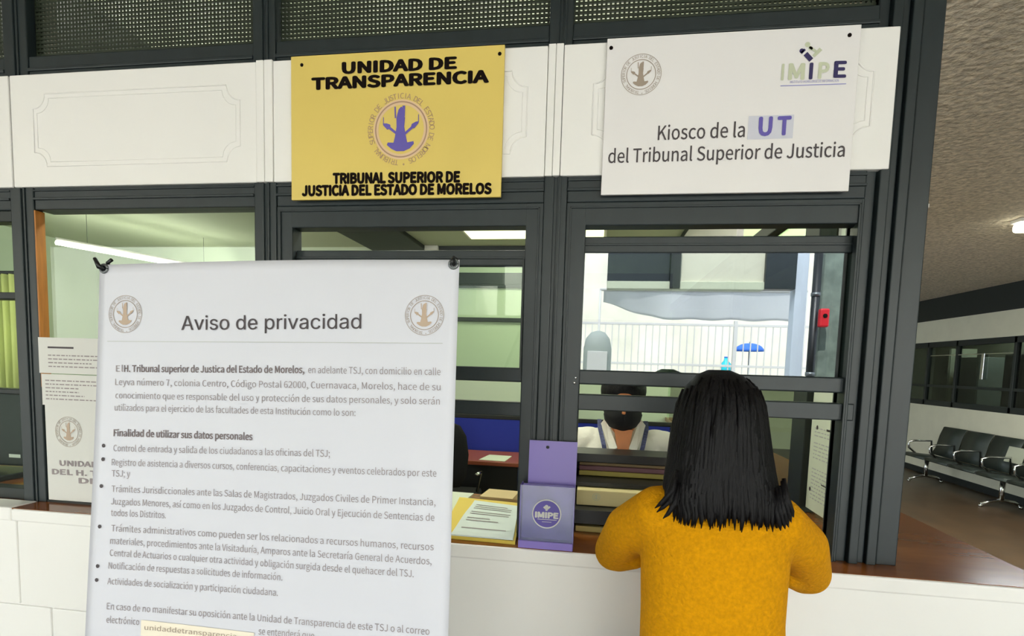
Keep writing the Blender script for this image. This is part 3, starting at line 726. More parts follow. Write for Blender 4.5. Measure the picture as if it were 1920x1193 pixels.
# document tray of three tiers behind the right serving window
tr = thing('document_rack', 'dark three tier document rack with cream folders inside the right serving window', 'rack', (.15, 1.80, zz))
def zpx(x, y, Y): return at(x, y, Y=Y).z
X0, X1 = -.05, .42
z1_, z2_, z3_ = zpx(1085, 903, 1.90), zpx(1085, 953, 1.80), zpx(1085, 1012, 1.69)
MB().bbox(X0, X1, 1.90, 2.05, zpx(1085, 866, 1.90), zpx(1085, 850, 1.90), .002).build('shelf', M_blackp, tr)
MB().bbox(X0, X1, 1.80, 2.05, zpx(1085, 911, 1.80), zpx(1085, 904, 1.80), .001).build('shelf', M_blackp, tr)
MB().bbox(X0, X1, 1.70, 2.05, zpx(1085, 982, 1.70), zpx(1085, 956, 1.70), .001).build('shelf', M_blackp, tr)
for x in (X0-.004, X1): MB().add([(x, 1.69, zz), (x, 2.055, zz), (x, 2.055, 1.325), (x, 1.90, 1.325), (x+.004, 1.69, zz), (x+.004, 2.055, zz), (x+.004, 2.055, 1.325), (x+.004, 1.90, 1.325)], [(0, 1, 2, 3), (7, 6, 5, 4), (0, 4, 5, 1), (1, 5, 6, 2), (2, 6, 7, 3), (3, 7, 4, 0)]).build('side_panel', M_blackp, tr)
MB().box(X0, X1, 2.05, 2.055, zz, 1.32).build('back_panel', M_blackp, tr)
def tier(z0, z1, y, m, label, n=1, thick=.02):
    t = thing('file_folder', label, 'folder', (.18, y, z0)); MB().bbox(X0+.012, X1-.012, y, y+.10, z0, z1, .003).build('cover', m, t); return t
zs = zpx(1085, 904, 1.80)+.0015
dz = zpx(1085, 866, 1.90)-.002-zs
t = tier(zs, zs+.36*dz, 1.912, mat('olive_book_cover', (150, 136, 60), .6), 'olive folder at the bottom of the rack\'s upper tier')
t = tier(zs+.38*dz, zs+.74*dz, 1.914, mat('plum_book_cover', (98, 62, 66), .6), 'plum folder in the middle of the rack\'s upper tier')
t = tier(zs+.76*dz, zs+dz, 1.916, mat('brown_book_cover', (112, 92, 58), .6), 'thin brown folder at the top of the rack\'s upper tier')
zs = zpx(1085, 956, 1.70)+.0015
t = tier(zs, zpx(1085, 914, 1.78)-.002, 1.755, M_cream, 'cream folder with a small round stamp in the rack\'s middle tier')
fr = Frame((0, 1.755, 0), (1, 0, 0), (0, 0, 1)); u, v = fr.uv(1118, 932); k = Ink(fr); k.ring(u, v, .011, .0125, 24); k.ring(u, v, .006, .0075, 16); k.rect(u-.002, u+.002, v-.006, v+.006); k.build('stamp', M_olive, t)
t = tier(zz, zpx(1085, 984, 1.72)-.001, 1.71, mat('tan_file', (196, 178, 112), .6), 'tan file in the bottom tier of the rack, nearest the counter edge')
# notice on the side glass
t = thing('notice_poster', 'pale printed poster on the glazed side of the kiosk', 'poster', (.80, 2.0, 1.12))
MB().box(.806, .8085, 1.852, 2.155, 1.125, 1.56).build('sheet', M_gpaper, t)
fp = Frame((.806, 0, 0), (0, -1, 0), (0, 0, 1))
rn = random.Random(4); k = Ink(fp)
for i in range(20):
    z = 1.425-i*.0135
    if i in (3, 9, 10): continue
    a = -2.12; 
    while a < -1.88:
        w = rn.uniform(.01, .04); k.rect(a, min(a+w, -1.87), z, z+.004); a += w+.008
k.build('print', M_rule, t)
Ink(fp).rect(-2.02, -1.93, 1.425, 1.432).build('heading', M_grey, t); Ink(fp).rect(-2.03, -1.88, 1.232, 1.236).build('heading', M_grey, t)
for a, b_ in ((-2.10, 1.43), (-2.125, 1.20)): Ink(fp).disc(a, b_, .008, 14).build('emblem', M_grey, t)

# ================================================================== PEOPLE
def hand(mb, wrist, fwd, side, up, L=.17, curl=.5, thumb=1):
    """palm, four bent fingers of different lengths and a thumb from the side of the palm"""
    w, f, s, u = Vector(wrist), Vector(fwd).normalized(), Vector(side).normalized(), Vector(up).normalized()
    pl = L*.52
    for k in (-1.2, -.4, .4, 1.2):
        mb.limb([w + s*k*.010, w + f*pl*.55 + s*k*.016, w + f*pl + s*k*.017], [.014, .0145, .0115], 10)
    for k, ln in ((-1.5, .75), (-.5, .93), (.5, 1.0), (1.5, .9)):
        p = w + f*pl + s*k*.0195; seg = L*.50*ln; pts = [p]; d = f.copy()
        for j, q in enumerate((.42, .32, .26)):
            d = (d*math.cos(curl*.6) - u*math.sin(curl*.6)).normalized(); p = p + d*seg*q; pts.append(p)
        mb.limb(pts, [.0098, .0092, .0084, .0072], 10)
    p = w + f*pl*.28 + s*thumb*.026; d = (f*.75 + s*thumb*.65 - u*.15).normalized()
    mb.limb([p, p + d*.034, p + (d*.8+f*.4).normalized()*.058 , p + (d*.6+f*.7).normalized()*.076], [.0125, .0112, .0100, .0080], 10)
def head(mb, c, s, fy, tilt=0.0):
    """skull, jaw, nose, lips, ears; fy = +1 faces +y, -1 faces -y. c is the centre of the head, s its half height"""
    c = Vector(c); R = Matrix.Rotation(-fy*tilt, 3, 'X')
    P = lambda x, y, z: c + R @ Vector((x*s, fy*y*s, z*s))
    mb.ball(P(0, -.10, .22), s*.80, (.88, 1.06, .95), 24, 16, R)
    mb.ball(P(0, .15, -.12), s*.62, (.88, .92, 1.18), 20, 14, R)
    mb.ball(P(0, .34, -.62), s*.34, (1.05, .85, .80), 16, 10, R)
    for k in (-1, 1):
        mb.ball(P(k*.30, .34, -.42), s*.30, (.8, .9, 1.1), 14, 10, R); mb.ball(P(k*.36, .48, -.08), s*.20, (1, .7, .8), 12, 8, R)
        mb.ball(P(k*.70, -.08, .0), s*.21, (.34, .75, 1.15), 12, 10, R)
        mb.ball(P(k*.09, .76, -.24), s*.075, (1, 1, .8), 10, 8, R)
    mb.limb([P(0, .62, .10), P(0, .74, -.10), P(0, .80, -.22)], [s*.075, s*.085, s*.105], 10)
    mb.ball(P(0, .63, .16), s*.30, (1.3, .45, .35), 14, 10, R)
    mb.ball(P(0, .66, -.46), s*.17, (1.25, .55, .40), 14, 8, R); mb.ball(P(0, .63, -.56), s*.16, (1.1, .55, .42), 14, 8, R)
    return P, R
def face(parent, P, R, s, fy):
    for k in (-1, 1):
        e = MB().ball(P(k*.31, .56, .03), s*.115, (1.15, .7, .8), 14, 10, R).build('eye', M_eye, parent)
        MB().ball(P(k*.31, .635, .03), s*.055, (1, .45, 1), 12, 8, R).build('iris', M_iris, e)
        MB().limb([P(k*.16, .70, .20), P(k*.32, .68, .25), P(k*.46, .58, .20)], [s*.025, s*.032, s*.018], 8).build('eyebrow', M_hair, parent)
    MB().limb([P(-.20, .735, -.50), P(0, .775, -.485), P(.20, .735, -.50)], [s*.03, s*.055, s*.03], 8).build('lips', M_lips, parent)
def legs(mb, cx, cy, hip, fy, gap=.085, jean=None):
    for k in (-1, 1):
        x = cx+k*gap
        mb.limb([(x, cy, hip), (x+k*.006, cy+fy*.015, hip*.55), (x+k*.008, cy-fy*.005, .09)], [.082, .056, .038], 14)
        mb.limb([(x+k*.008, cy-fy*.03, .035), (x+k*.02, cy+fy*.07, .030), (x+k*.026, cy+fy*.15, .022)], [.033, .032, .022], 12)

# ---- the visitor: mustard jumper, black hair, seen from behind, elbows on the counter
HX, HY = .272, 1.215
vis = thing('person', 'person with long black hair in a mustard knit jumper leaning on the counter', 'person', (HX, 1.17, 0))
sk = MB()
P, R = head(sk, (HX-.005, HY+.035, 1.497), .112, 1, .12)
sk.limb([(HX, HY-.02, 1.28), (HX, HY-.005, 1.37), (HX, HY+.015, 1.44)], [.055, .047, .047], 16)
sk.stack([(HX, 1.19, .80, .145, .10), (HX, 1.185, .90, .145, .10), (HX, 1.19, 1.02, .12, .088), (HX, 1.20, 1.18, .13, .09), (HX, 1.20, 1.29, .13, .075)], 24)
legs(sk, HX, 1.19, .82, 1)
ELB = {-1: (.070, 1.372, 1.160), 1: (.533, 1.375, 1.142)}
SHO = {-1: (HX-.118, 1.19, 1.312), 1: (HX+.112, 1.19, 1.308)}
WRI = {-1: (.165, 1.555, 1.160), 1: (.385, 1.560, 1.156)}
for k in (-1, 1):
    sk.limb([SHO[k], ELB[k]], [.046, .038], 14); sk.limb([ELB[k], WRI[k]], [.036, .025], 14)
    w = Vector(WRI[k]); d = (w-Vector(ELB[k])).normalized(); f_ = Vector((-k*.85, .5, -.04)).normalized(); hand(sk, w+d*.006, f_, f_.cross(Vector((0, 0, 1))), (0, 0, 1), .160, .55, -k)
body = fused('body', sk, M_skin, vis, .0055, 5)
face(body, P, R, .112, 1)
sw = MB()
sw.stack([(HX+.004, 1.187, .80, .188, .128), (HX+.004, 1.185, .845, .176, .124), (HX+.004, 1.183, .92, .160, .120), (HX+.002, 1.185, 1.00, .150, .114), (HX-.002, 1.190, 1.10, .147, .112), (HX-.003, 1.195, 1.19, .150, .112), (HX-.003, 1.197, 1.27, .154, .104), (HX-.002, 1.195, 1.325, .142, .088), (HX, 1.195, 1.355, .098, .072), (HX, 1.197, 1.385, .062, .060)], 32, 2.25)
for k in (-1, 1):
    s_, e_, w_ = Vector(SHO[k]), Vector(ELB[k]), Vector(WRI[k])
    sw.limb([s_ + Vector((-k*.03, 0, .004)), s_, (s_*.5+e_*.5)+Vector((k*.014, -.008, .012)), e_], [.060, .062, .058, .050], 18)
    sw.limb([e_, e_*.55+w_*.45+Vector((0, 0, -.004)), w_], [.050, .046, .036], 18)
    # loose folds hanging below the elbow
    sw.limb([e_*.8+s_*.2+Vector((-k*.030, -.012, -.024)), e_+Vector((-k*.012, .0, -.020))], [.030, .032], 14)
jum = fused('jumper', sw, M_must, vis, .0065, 7)
jum['label'] = 'mustard knit jumper'
tx = MB()
b = MB(); legs(b, HX, 1.19, .82, 1)
t_ = MB()
t_.stack([(HX, 1.19, .70, .176, .112), (HX, 1.19, .80, .180, .116), (HX, 1.188, .88, .160, .110), (HX, 1.186, .93, .148, .105)], 24)
for k in (-1, 1): x = HX+k*.085; t_.limb([(x, 1.19, .78), (x+k*.006, 1.205, .45), (x+k*.008, 1.185, .12)], [.090, .066, .058], 16)
fused('trousers', t_, M_jeans, vis, .009, 4)
for k in (-1, 1):
    x = HX+k*.094
    fused('shoe', MB().limb([(x, 1.15, .05), (x+k*.012, 1.26, .045), (x+k*.018, 1.35, .036)], [.044, .046, .033], 14).limb([(x, 1.17, .10), (x, 1.165, .06)], [.046, .046], 12), M_shoe, vis, .006, 3)
# hair: a full cap flaring into a ragged edge on the shoulders
hr = MB()
def hrow(z, w0, w1, y0, y1):
    return ((w0+w1)/2, (y0+y1)/2, z, (w1-w0)/2, (y1-y0)/2)
rows = [(1.6235, .243, .285, 1.19, 1.25), (1.613, .222, .310, 1.158, 1.29), (1.585, .198, .341, 1.132, 1.315), (1.55, .187, .352, 1.118, 1.325), (1.50, .180, .357, 1.112, 1.31), (1.45, .174, .363, 1.108, 1.285), (1.40, .167, .372, 1.102, 1.265), (1.375, .163, .378, 1.097, 1.25), (1.352, .162, .382, 1.094, 1.24), (1.335, .172, .376, 1.094, 1.22)]
hr.stack([hrow(*r) for r in rows], 40, 2.2)
rn = random.Random(11)
def hair_prof(z):
    for (za, a0, a1, b0, b1), (zb, c0, c1, d0, d1) in zip(rows, rows[1:]):
        if zb <= z <= za:
            t = (za-z)/(za-zb); return [p*(1-t)+q*t for p, q in zip((a0, a1, b0, b1), (c0, c1, d0, d1))]
    return rows[-1][1:] if z < rows[-1][0] else rows[0][1:]
def on_hair(z, th, out=0.0):
    x0, x1, y0, y1 = hair_prof(z); c, s = math.cos(th), math.sin(th); q = 2/2.2
    return Vector(((x0+x1)/2 + ((x1-x0)/2+out)*math.copysign(abs(c)**q, c), (y0+y1)/2 + ((y1-y0)/2+out)*math.copysign(abs(s)**q, s), z))
lk = MB()
for i in range(210):
    th = math.radians(rn.uniform(160, 380)); z0 = rn.uniform(1.45, 1.61); zend = rn.uniform(1.310, 1.340)
    pts = []; rad = []; n = 8
    for j in range(n+1):
        t = j/n; z = z0 + (zend-z0)*t; a = th + rn.uniform(-.02, .02)
        p = on_hair(max(z, 1.335), a, .001 + .001*rn.random())
        if z < 1.345: p.z = z; d = (1.345-z); p.x += d*.20*math.cos(th) ; p.y += d*-.10
        pts.append(p); rad.append(.0022 + .0060*math.sin(math.pi*min(1, t*.92+.06)) if j < n else .0008)
    lk.tube(pts, 0, 6, rad=rad)
# a few strands flicking out over the left and right shoulders
for x0, z0, x1, z1 in ((.170, 1.37, .133, 1.342), (.173, 1.36, .137, 1.334), (.180, 1.355, .150, 1.322), (.174, 1.38, .142, 1.352), (.375, 1.37, .392, 1.332), (.37, 1.36, .388, 1.322), (.377, 1.375, .396, 1.342), (.365, 1.355, .382, 1.318), (.36, 1.35, .374, 1.314)):
    lk.tube([(x0, 1.125, z0+.04), (x0*.7+x1*.3, 1.112, z0), (x1*.7+x0*.3, 1.108, z1+.012), (x1, 1.112, z1)], 0, 6, rad=[.004, .006, .005, .001])
o_ = len(hr.v); hr.v += lk.v; hr.f += [[o_+i for i in f] for f in lk.f]; hr.mi += lk.mi; hr.sm += lk.sm
hair = hr.build('hair', M_hair, vis); hair['label'] = 'long black hair with ragged ends'

# ---- the clerk behind the glass: white shirt, black mask
EX, EY = .125, 2.26
emp = thing('person', 'person in a white shirt, black face mask and lanyard behind the window', 'person', (EX, EY, 0))
sk = MB(); S2 = .115
P2, R2 = head(sk, (EX-.004, EY-.035, 1.452), S2, -1, .16)
sk.limb([(EX, EY+.01, 1.25), (EX, EY-.005, 1.33), (EX, EY-.015, 1.40)], [.056, .050, .050], 16)
sk.stack([(EX, EY+.02, .80, .15, .10), (EX, EY+.02, .90, .145, .10), (EX, EY+.02, 1.05, .14, .095), (EX, EY+.02, 1.20, .15, .095), (EX, EY+.02, 1.285, .13, .07)], 24)
legs(sk, EX, EY+.02, .82, -1)
ES = {-1: (EX-.165, EY+.02, 1.275), 1: (EX+.165, EY+.02, 1.275)}; EE = {-1: (EX-.215, EY-.03, 1.04), 1: (EX+.215, EY-.03, 1.04)}; EW = {-1: (EX-.08, EY-.18, .99), 1: (EX+.08, EY-.18, .99)}
for k in (-1, 1):
    sk.limb([ES[k], EE[k]], [.046, .036], 14); sk.limb([EE[k], EW[k]], [.036, .025], 14)
    w = Vector(EW[k]); d = (w-Vector(EE[k])).normalized(); hand(sk, w+d*.01, d, d.cross(Vector((0, 0, 1))), (0, 0, 1), .165, .5, k)
body = fused('body', sk, M_skin2, emp, .006, 4)
face(body, P2, R2, S2, -1)
sh_ = MB()
sh_.stack([(EX, EY+.02, .84, .175, .128), (EX, EY+.02, 1.00, .168, .122), (EX, EY+.02, 1.15, .172, .118), (EX, EY+.02, 1.245, .180, .104), (EX, EY+.025, 1.305, .140, .085), (EX, EY+.03, 1.345, .085, .060)], 32, 2.3)
for k in (-1, 1):
    sh_.limb([Vector(ES[k])+Vector((-k*.03, 0, .005)), ES[k], EE[k]], [.062, .064, .052], 16); sh_.limb([EE[k], Vector(EE[k])*.6+Vector(EW[k])*.4], [.052, .050], 16)
shirt = fused('shirt', sh_, M_shirt, emp, .008, 5); shirt['label'] = 'white shirt'
# open collar wings and bare throat
for k in (-1, 1):
    q = MB()
    A0, A1, A2, A3 = (EX+k*.068, EY-.012, 1.385), (EX+k*.088, EY-.040, 1.360), (EX+k*.050, EY-.118, 1.262), (EX+k*.022, EY-.112, 1.275)
    f_ = [Vector(a) for a in (A0, A1, A2, A3)]; q.add([v for v in f_] + [v+Vector((0, .008, 0)) for v in f_], [(0, 1, 2, 3), (7, 6, 5, 4), (0, 4, 5, 1), (1, 5, 6, 2), (2, 6, 7, 3), (3, 7, 4, 0)]); q.build('collar', M_shirt, shirt)
    # lanyard strap
    pts = [Vector((EX+k*.094, EY+.02, 1.372)), Vector((EX+k*.092, EY-.045, 1.345)), Vector((EX+k*.075, EY-.112, 1.285)), Vector((EX+k*.055, EY-.125, 1.20)), Vector((EX+k*.012, EY-.128, 1.08))]
    w = MB()
    for a, b_ in zip(pts, pts[1:]):
        w.add([a+Vector((-.0085, 0, 0)), a+Vector((.0085, 0, 0)), b_+Vector((.0085, 0, 0)), b_+Vector((-.0085, 0, 0)), a+Vector((-.0085, .002, 0)), a+Vector((.0085, .002, 0)), b_+Vector((.0085, .002, 0)), b_+Vector((-.0085, .002, 0))], [(0, 1, 2, 3), (7, 6, 5, 4), (0, 4, 5, 1), (1, 5, 6, 2), (2, 6, 7, 3), (3, 7, 4, 0)])
    w.build('lanyard_strap', M_lany, emp)
q = MB(); q.add([(EX-.036, EY-.092, 1.345), (EX+.036, EY-.092, 1.345), (EX+.02, EY-.108, 1.262), (EX-.02, EY-.108, 1.262), (EX-.036, EY-.04, 1.345), (EX+.036, EY-.04, 1.345), (EX+.02, EY-.06, 1.262), (EX-.02, EY-.06, 1.262)], [(0, 1, 2, 3), (7, 6, 5, 4), (0, 4, 5, 1), (1, 5, 6, 2), (2, 6, 7, 3), (3, 7, 4, 0)])
q.build('throat', M_skin2, body)
# mask: a cupped shell over nose and chin
mk = MB(); rg = []
for z, w_, y in ((-.06, .36, .78), (-.18, .56, .84), (-.40, .64, .90), (-.62, .60, .84), (-.82, .44, .70), (-.96, .20, .52)):
    r = []
    for k in range(21):
        t = -1 + k/10; r.append(P2(t*w_, y - .62*abs(t)**2.2*(1 if z > -.8 else .6), z))
    rg.append(r)
vs = [p for r in rg for p in r]; mk.add(vs, [(j*21+i, j*21+i+1, (j+1)*21+i+1, (j+1)*21+i) for j in range(5) for i in range(20)], True)
m_ = mk.build('face_mask', M_blackf, emp); so = m_.modifiers.new('t', 'SOLIDIFY'); so.thickness = .004; so.offset = 0
for k in (-1, 1): MB().tube([P2(k*.56, .30, -.2), P2(k*.70, -.12, .10)], .002, 6).tube([P2(k*.56, .30, -.6), P2(k*.71, -.14, -.12)], .002, 6).build('ear_loop', M_blackf, m_)
h_ = MB(); h_.ball(P2(0, -.16, .36), S2*.86, (.92, 1.02, .90), 24, 16, R2)
for k in (-1, 1): h_.ball(P2(k*.52, -.30, .10), S2*.40, (.62, 1, 1.3), 14, 10, R2)
h_.ball(P2(0, .30, .66), S2*.42, (1.35, .7, .55), 16, 10, R2)
fused('hair', h_, M_hair, emp, .006, 3)
t_ = MB(); t_.stack([(EX, EY+.02, .72, .155, .110), (EX, EY+.02, .86, .160, .115), (EX, EY+.02, .90, .155, .11)], 24)
for k in (-1, 1): x = EX+k*.085; t_.limb([(x, EY+.02, .78), (x+k*.006, EY+.005, .45), (x+k*.008, EY+.02, .12)], [.090, .066, .058], 16)
fused('trousers', t_, M_blackf, emp, .01, 4)
for k in (-1, 1):
    x = EX+k*.094
    fused('shoe', MB().limb([(x, EY+.06, .05), (x+k*.012, EY-.05, .045), (x+k*.018, EY-.14, .036)], [.044, .046, .033], 14), M_shoe, emp, .006, 3)

for ch in emp.children:                                       # the clerk stands on a low duckboard
    if not ch.name.startswith('shoe'): pass
emp.location.z = .036
emp.location.z = .0375
db = thing('duckboard', 'low wooden duckboard under the clerk behind the counter', 'board', (EX, EY, .012))
MB().bbox(EX-.35, EX+.35, EY-.3, EY+.3, .012, .036, .003).build('deck', M_wood, db)
# ================================================================== OFFICE, PASSAGE AND STREET
# blue partition screens, desk, chair
def partition(x0, x1, y, label):
    t = thing('desk_screen', label, 'screen', ((x0+x1)/2, y, .012))
    MB().bbox(x0+.03, x1-.03, y-.02, y+.02, .15, 1.075, .006).build('panel', M_blue, t)
    MB().bbox(x0, x1, y-.025, y+.025, 1.075, 1.115, .005).bbox(x0, x0+.03, y-.025, y+.025, .012, 1.075, .004).bbox(x1-.03, x1, y-.025, y+.025, .012, 1.075, .004).build('frame', M_blackp, t)
partition(-2.6, -.55, 5.42, 'blue fabric desk screen behind the brown desk')
partition(-.54, .78, 5.42, 'blue fabric desk screen behind the masked clerk')
dk = thing('desk', 'brown topped black desk in the office behind the counter', 'desk', (-1.2, 5.0, .012))
MB().bbox(-2.4, -.62, 4.75, 5.38, .72, .755, .004).build('top', mat('red_brown_desktop', (150, 78, 52), .35), dk)
MB().bbox(-2.38, -.64, 4.80, 4.82, .10, .72, .003).bbox(-2.38, -2.35, 4.82, 5.36, .012, .72, .003).bbox(-.67, -.64, 4.82, 5.36, .012, .72, .003).build('panel', M_blackp, dk)
flat_sheet('document_sheet', 'white sheet lying on the brown office desk', 'paper', [(-1.00, 4.82), (-.76, 4.80), (-.74, 5.10), (-.96, 5.12)], .7555, .004, M_gpaper)
oc = thing('office_chair', 'black office chair with curved back in front of the blue screen', 'chair', (-1.18, 4.25, .012))
rg = []
for z, w_, y in ((.62, .14, 4.22), (.72, .20, 4.20), (.90, .22, 4.17), (1.05, .20, 4.16), (1.13, .15, 4.16), (1.165, .06, 4.16)):
    rg.append([(-1.18+t*w_, y + .05*t*t, z) for t in [(-1+k/6) for k in range(13)]])
c = MB().add([p for r in rg for p in r], [(j*13+i, j*13+i+1, (j+1)*13+i+1, (j+1)*13+i) for j in range(5) for i in range(12)], True).build('backrest', M_blackf, oc); c.modifiers.new('t', 'SOLIDIFY').thickness = .05
MB().bbox(-1.42, -.94, 4.28, 4.72, .46, .53, .03).build('seat', M_blackf, oc)
MB().tube([(-1.18, 4.48, .46), (-1.18, 4.48, .1)], .03, 12).build('column', M_blackp, oc)
MB().tube([(-1.18, 4.40, .47), (-1.18, 4.20, .50), (-1.18, 4.20, .80)], .018, 8).build('back_bar', M_blackp, oc)
for k in range(5):
    a = k*2*math.pi/5+.3; q = (-1.18+.27*math.cos(a), 4.48+.27*math.sin(a), .065); l = MB().tube([(-1.18, 4.48, .11), q], .018, 8, rad=[.022, .014]).build('leg', M_blackp, oc)
    MB().ball((q[0], q[1], .040), .028, (1, 1, 1), 10, 8).build('caster', M_blackp, l)
for k in (-1, 1): MB().tube([(-1.18+k*.22, 4.55, .50), (-1.18+k*.26, 4.55, .70), (-1.18+k*.26, 4.36, .715)], .014, 8).build('armrest', M_chrome, oc)
bp = thing('handbag', 'black bag with shiny buckles on the office desk beside the chair', 'bag', (-1.62, 4.92, .756))
MB().stack([(-1.62, 4.94, .757, .20, .09), (-1.62, 4.94, .85, .22, .10), (-1.62, 4.94, .98, .19, .075), (-1.62, 4.94, 1.04, .12, .04)], 24, 3).build('body', M_blackf, bp)
MB().tube([(-1.72, 4.93, 1.0), (-1.70, 4.93, 1.12), (-1.60, 4.93, 1.15), (-1.52, 4.93, 1.10), (-1.50, 4.93, 1.0)], .01, 8).build('handle', M_blackf, bp)
for x in (-1.70, -1.56, -1.50): MB().bbox(x, x+.05, 4.835, 4.85, .88, .91, .003).build('buckle', M_chrome, bp)

# ceiling lights
def troffer(x0, x1, y0, y1, label, m, watts, z=ZT, group=None):
    t = thing('ceiling_light', label, 'ceiling light', ((x0+x1)/2, (y0+y1)/2, z), group)
    MB().bbox(x0-.03, x1+.03, y0-.03, y1+.03, z-.03, z, .004).build('housing', M_white, t)
    MB().box(x0, x1, y0, y1, z-.036, z-.030).build('diffuser', m, t)
    if watts:
        l = bpy.data.lights.new('lamp', 'AREA'); l.shape = 'RECTANGLE'; l.size = x1-x0; l.size_y = y1-y0; l.energy = watts; l.color = (1.0, 1.0, .90)
        o = bpy.data.objects.new('lamp', l); COL.objects.link(o); o.location = ((x0+x1)/2, (y0+y1)/2, z-.045)
    return t
troffer(-1.31, .04, 5.06, 5.66, 'lit ceiling light seen through the top strips of both serving windows', E_panel, 16)
def tube_lamp(p, q, label, watts, n=3):
    t = thing('ceiling_light', label, 'ceiling light', tuple((p+q)/2))
    MB().tube([p, q], .019, 10).build('tube', E_tube, t)
    MB().tube([p+Vector((0, 0, .035)), q+Vector((0, 0, .035))], .014, 8).build('housing', M_white, t)
    for k in (.15, .85): c = p.lerp(q, k); MB().tube([c+Vector((0, 0, .04)), (c.x, c.y, ZT)], .002, 5).build('wire', M_steel, t)
    for k in range(n):
        l = bpy.data.lights.new('lamp', 'POINT'); l.energy = watts/n; l.shadow_soft_size = .06; l.color = (1, 1, .92)
        o = bpy.data.objects.new('lamp', l); COL.objects.link(o); o.location = p.lerp(q, (k+.5)/n) - Vector((0, 0, .09))
tube_lamp(Vector((-2.6, 2.15, 2.70)), Vector((-1.4, 2.15, 2.70)), 'added tube light hidden behind the left white panel to brighten the office', 34)  # added lamp, kept out of sight, lights the office and its ceiling
tube_lamp(Vector((-1.0, 2.15, 2.70)), Vector((.2, 2.15, 2.70)), 'added tube light hidden behind the gold sign to brighten the office', 34)  # second added tube, likewise unseen, more light for office and screens
troffer(1.16, 1.90, 4.6, 6.3, 'pale square ceiling panel light beyond the right serving window', E_sky, 8)
troffer(2.30, 2.46, 4.75, 5.64, 'bright ceiling light in the passage beyond the right serving window', E_panel, 20)
t = thing('ceiling_light', 'bright lamp on the stucco ceiling of the passage at the right', 'ceiling light', (3.42, 5.2, ZT))
MB().bbox(3.40, 4.5, 5.14, 5.26, ZT-.03, ZT, .006).build('housing', M_white, t)
MB().tube([(3.41, 5.20, ZT-.07), (4.5, 5.20, ZT-.07)], .04, 14).build('tube', E_tube, t)
l = bpy.data.lights.new('lamp', 'AREA'); l.shape = 'RECTANGLE'; l.size = 1.1; l.size_y = .1; l.energy = 300; o = bpy.data.objects.new('lamp', l); COL.objects.link(o); o.location = (3.95, 5.2, ZT-.10)
tube_lamp(at(105, 455, Z=2.60), at(420, 512, Z=2.60), 'long thin tube light hung behind the left window, sloping in the view', 24)
l = bpy.data.lights.new('lamp', 'AREA'); l.energy = 90; l.size = .4; o = bpy.data.objects.new('lamp', l); COL.objects.link(o); o.location = (6.4, 9.3, ZT-.06)  # added lamp, brightens what stands behind the passage windows
t = thing('ceiling_light', 'added unseen ceiling light brightening the office across the passage', 'ceiling light', (6.4, 9.3, ZT)); MB().bbox(6.2, 6.6, 8.9, 9.7, ZT-.04, ZT, .004).build('housing', M_white, t); MB().box(6.22, 6.58, 8.92, 9.68, ZT-.045, ZT-.041).build('diffuser', E_panel, t)
t = thing('wall_sign', 'small white sign high on the office back wall', 'sign', (-1.9, 6.15, 2.88)); MB().bbox(-1.99, -1.80, 6.10, 6.148, 2.90, 2.948, .004).build('panel', M_paper, t)

# waiting bench along the passage wall
wbench = thing('waiting_bench', 'dark perforated steel waiting bench with chrome arms along the passage wall', 'bench', (5.25, 8.5, 0))
YB0, NS, SW = 5.62, 7, .56
XS0, XS1, XB = 4.98, 5.40, 5.52
for i in range(NS):
    y0 = YB0 + i*SW + .015; y1 = y0 + SW - .03
    rg = []
    prof = [(XS0-.005, .395), (XS0, .425), (XS0+.06, .435), (XS0+.25, .415), (XS1-.02, .405)]
    MB().add([(x, y, z) for x, z in prof for y in (y0, y1)] + [(x, y, z-.012) for x, z in prof for y in (y0, y1)], [(2*k, 2*k+1, 2*k+3, 2*k+2) for k in range(4)] + [(10+2*k, 12+2*k, 13+2*k, 11+2*k) for k in range(4)] + [(2*k, 2*k+2, 12+2*k, 10+2*k) for k in range(4)] + [(2*k+1, 11+2*k, 13+2*k, 2*k+3) for k in range(4)] + [(0, 10, 11, 1), (8, 9, 19, 18)], True).build('seat', M_seat, wbench)
    prof = [(XS1-.03, .415), (XS1+.03, .53), (XS1+.07, .72), (XB, .855), (XB+.02, .86)]
    MB().add([(x, y, z) for x, z in prof for y in (y0, y1)] + [(x+.012, y, z-.003) for x, z in prof for y in (y0, y1)], [(2*k, 2*k+1, 2*k+3, 2*k+2) for k in range(4)] + [(10+2*k, 12+2*k, 13+2*k, 11+2*k) for k in range(4)] + [(2*k, 2*k+2, 12+2*k, 10+2*k) for k in range(4)] + [(2*k+1, 11+2*k, 13+2*k, 2*k+3) for k in range(4)] + [(0, 10, 11, 1), (8, 9, 19, 18)], True).build('backrest', M_seat, wbench)
for i in range(NS+1):
    y = YB0 + i*SW
    MB().tube([(XS1-.01, y, .40), (XS1-.03, y, .62), (XS0+.14, y, .615), (XS0+.06, y, .59), (XS0+.07, y, .50), (XS0+.17, y, .42)], .016, 8).build('armrest', M_chrome, wbench)
MB().bbox(XS0+.17, XS0+.25, YB0, YB0+NS*SW, .34, .395, .006).build('beam', M_steel, wbench)
for y in (YB0+.4, YB0+NS*SW/2+.1, YB0+NS*SW-.25):
    l = MB().tube([(XS0+.21, y, .35), (XS0+.21, y, .10)], .03, 10).tube([(XS0-.02, y, .035), (XS0+.08, y, .075), (XS0+.21, y, .10), (XS0+.36, y, .075), (XS0+.44, y, .035)], .02, 8).build('leg', M_chrome, wbench)
    for x in (XS0-.02, XS0+.44): MB().tube([(x, y, .0), (x, y, .03)], .022, 10).build('foot', M_chrome, l)
fr = Frame((XS1+.055, 0, 0), (0, -1, 0), (0, 0, 1))
t = thing('magazine', 'pale magazine lying against the back of the waiting bench', 'magazine', (5.42, 7.9, .45))
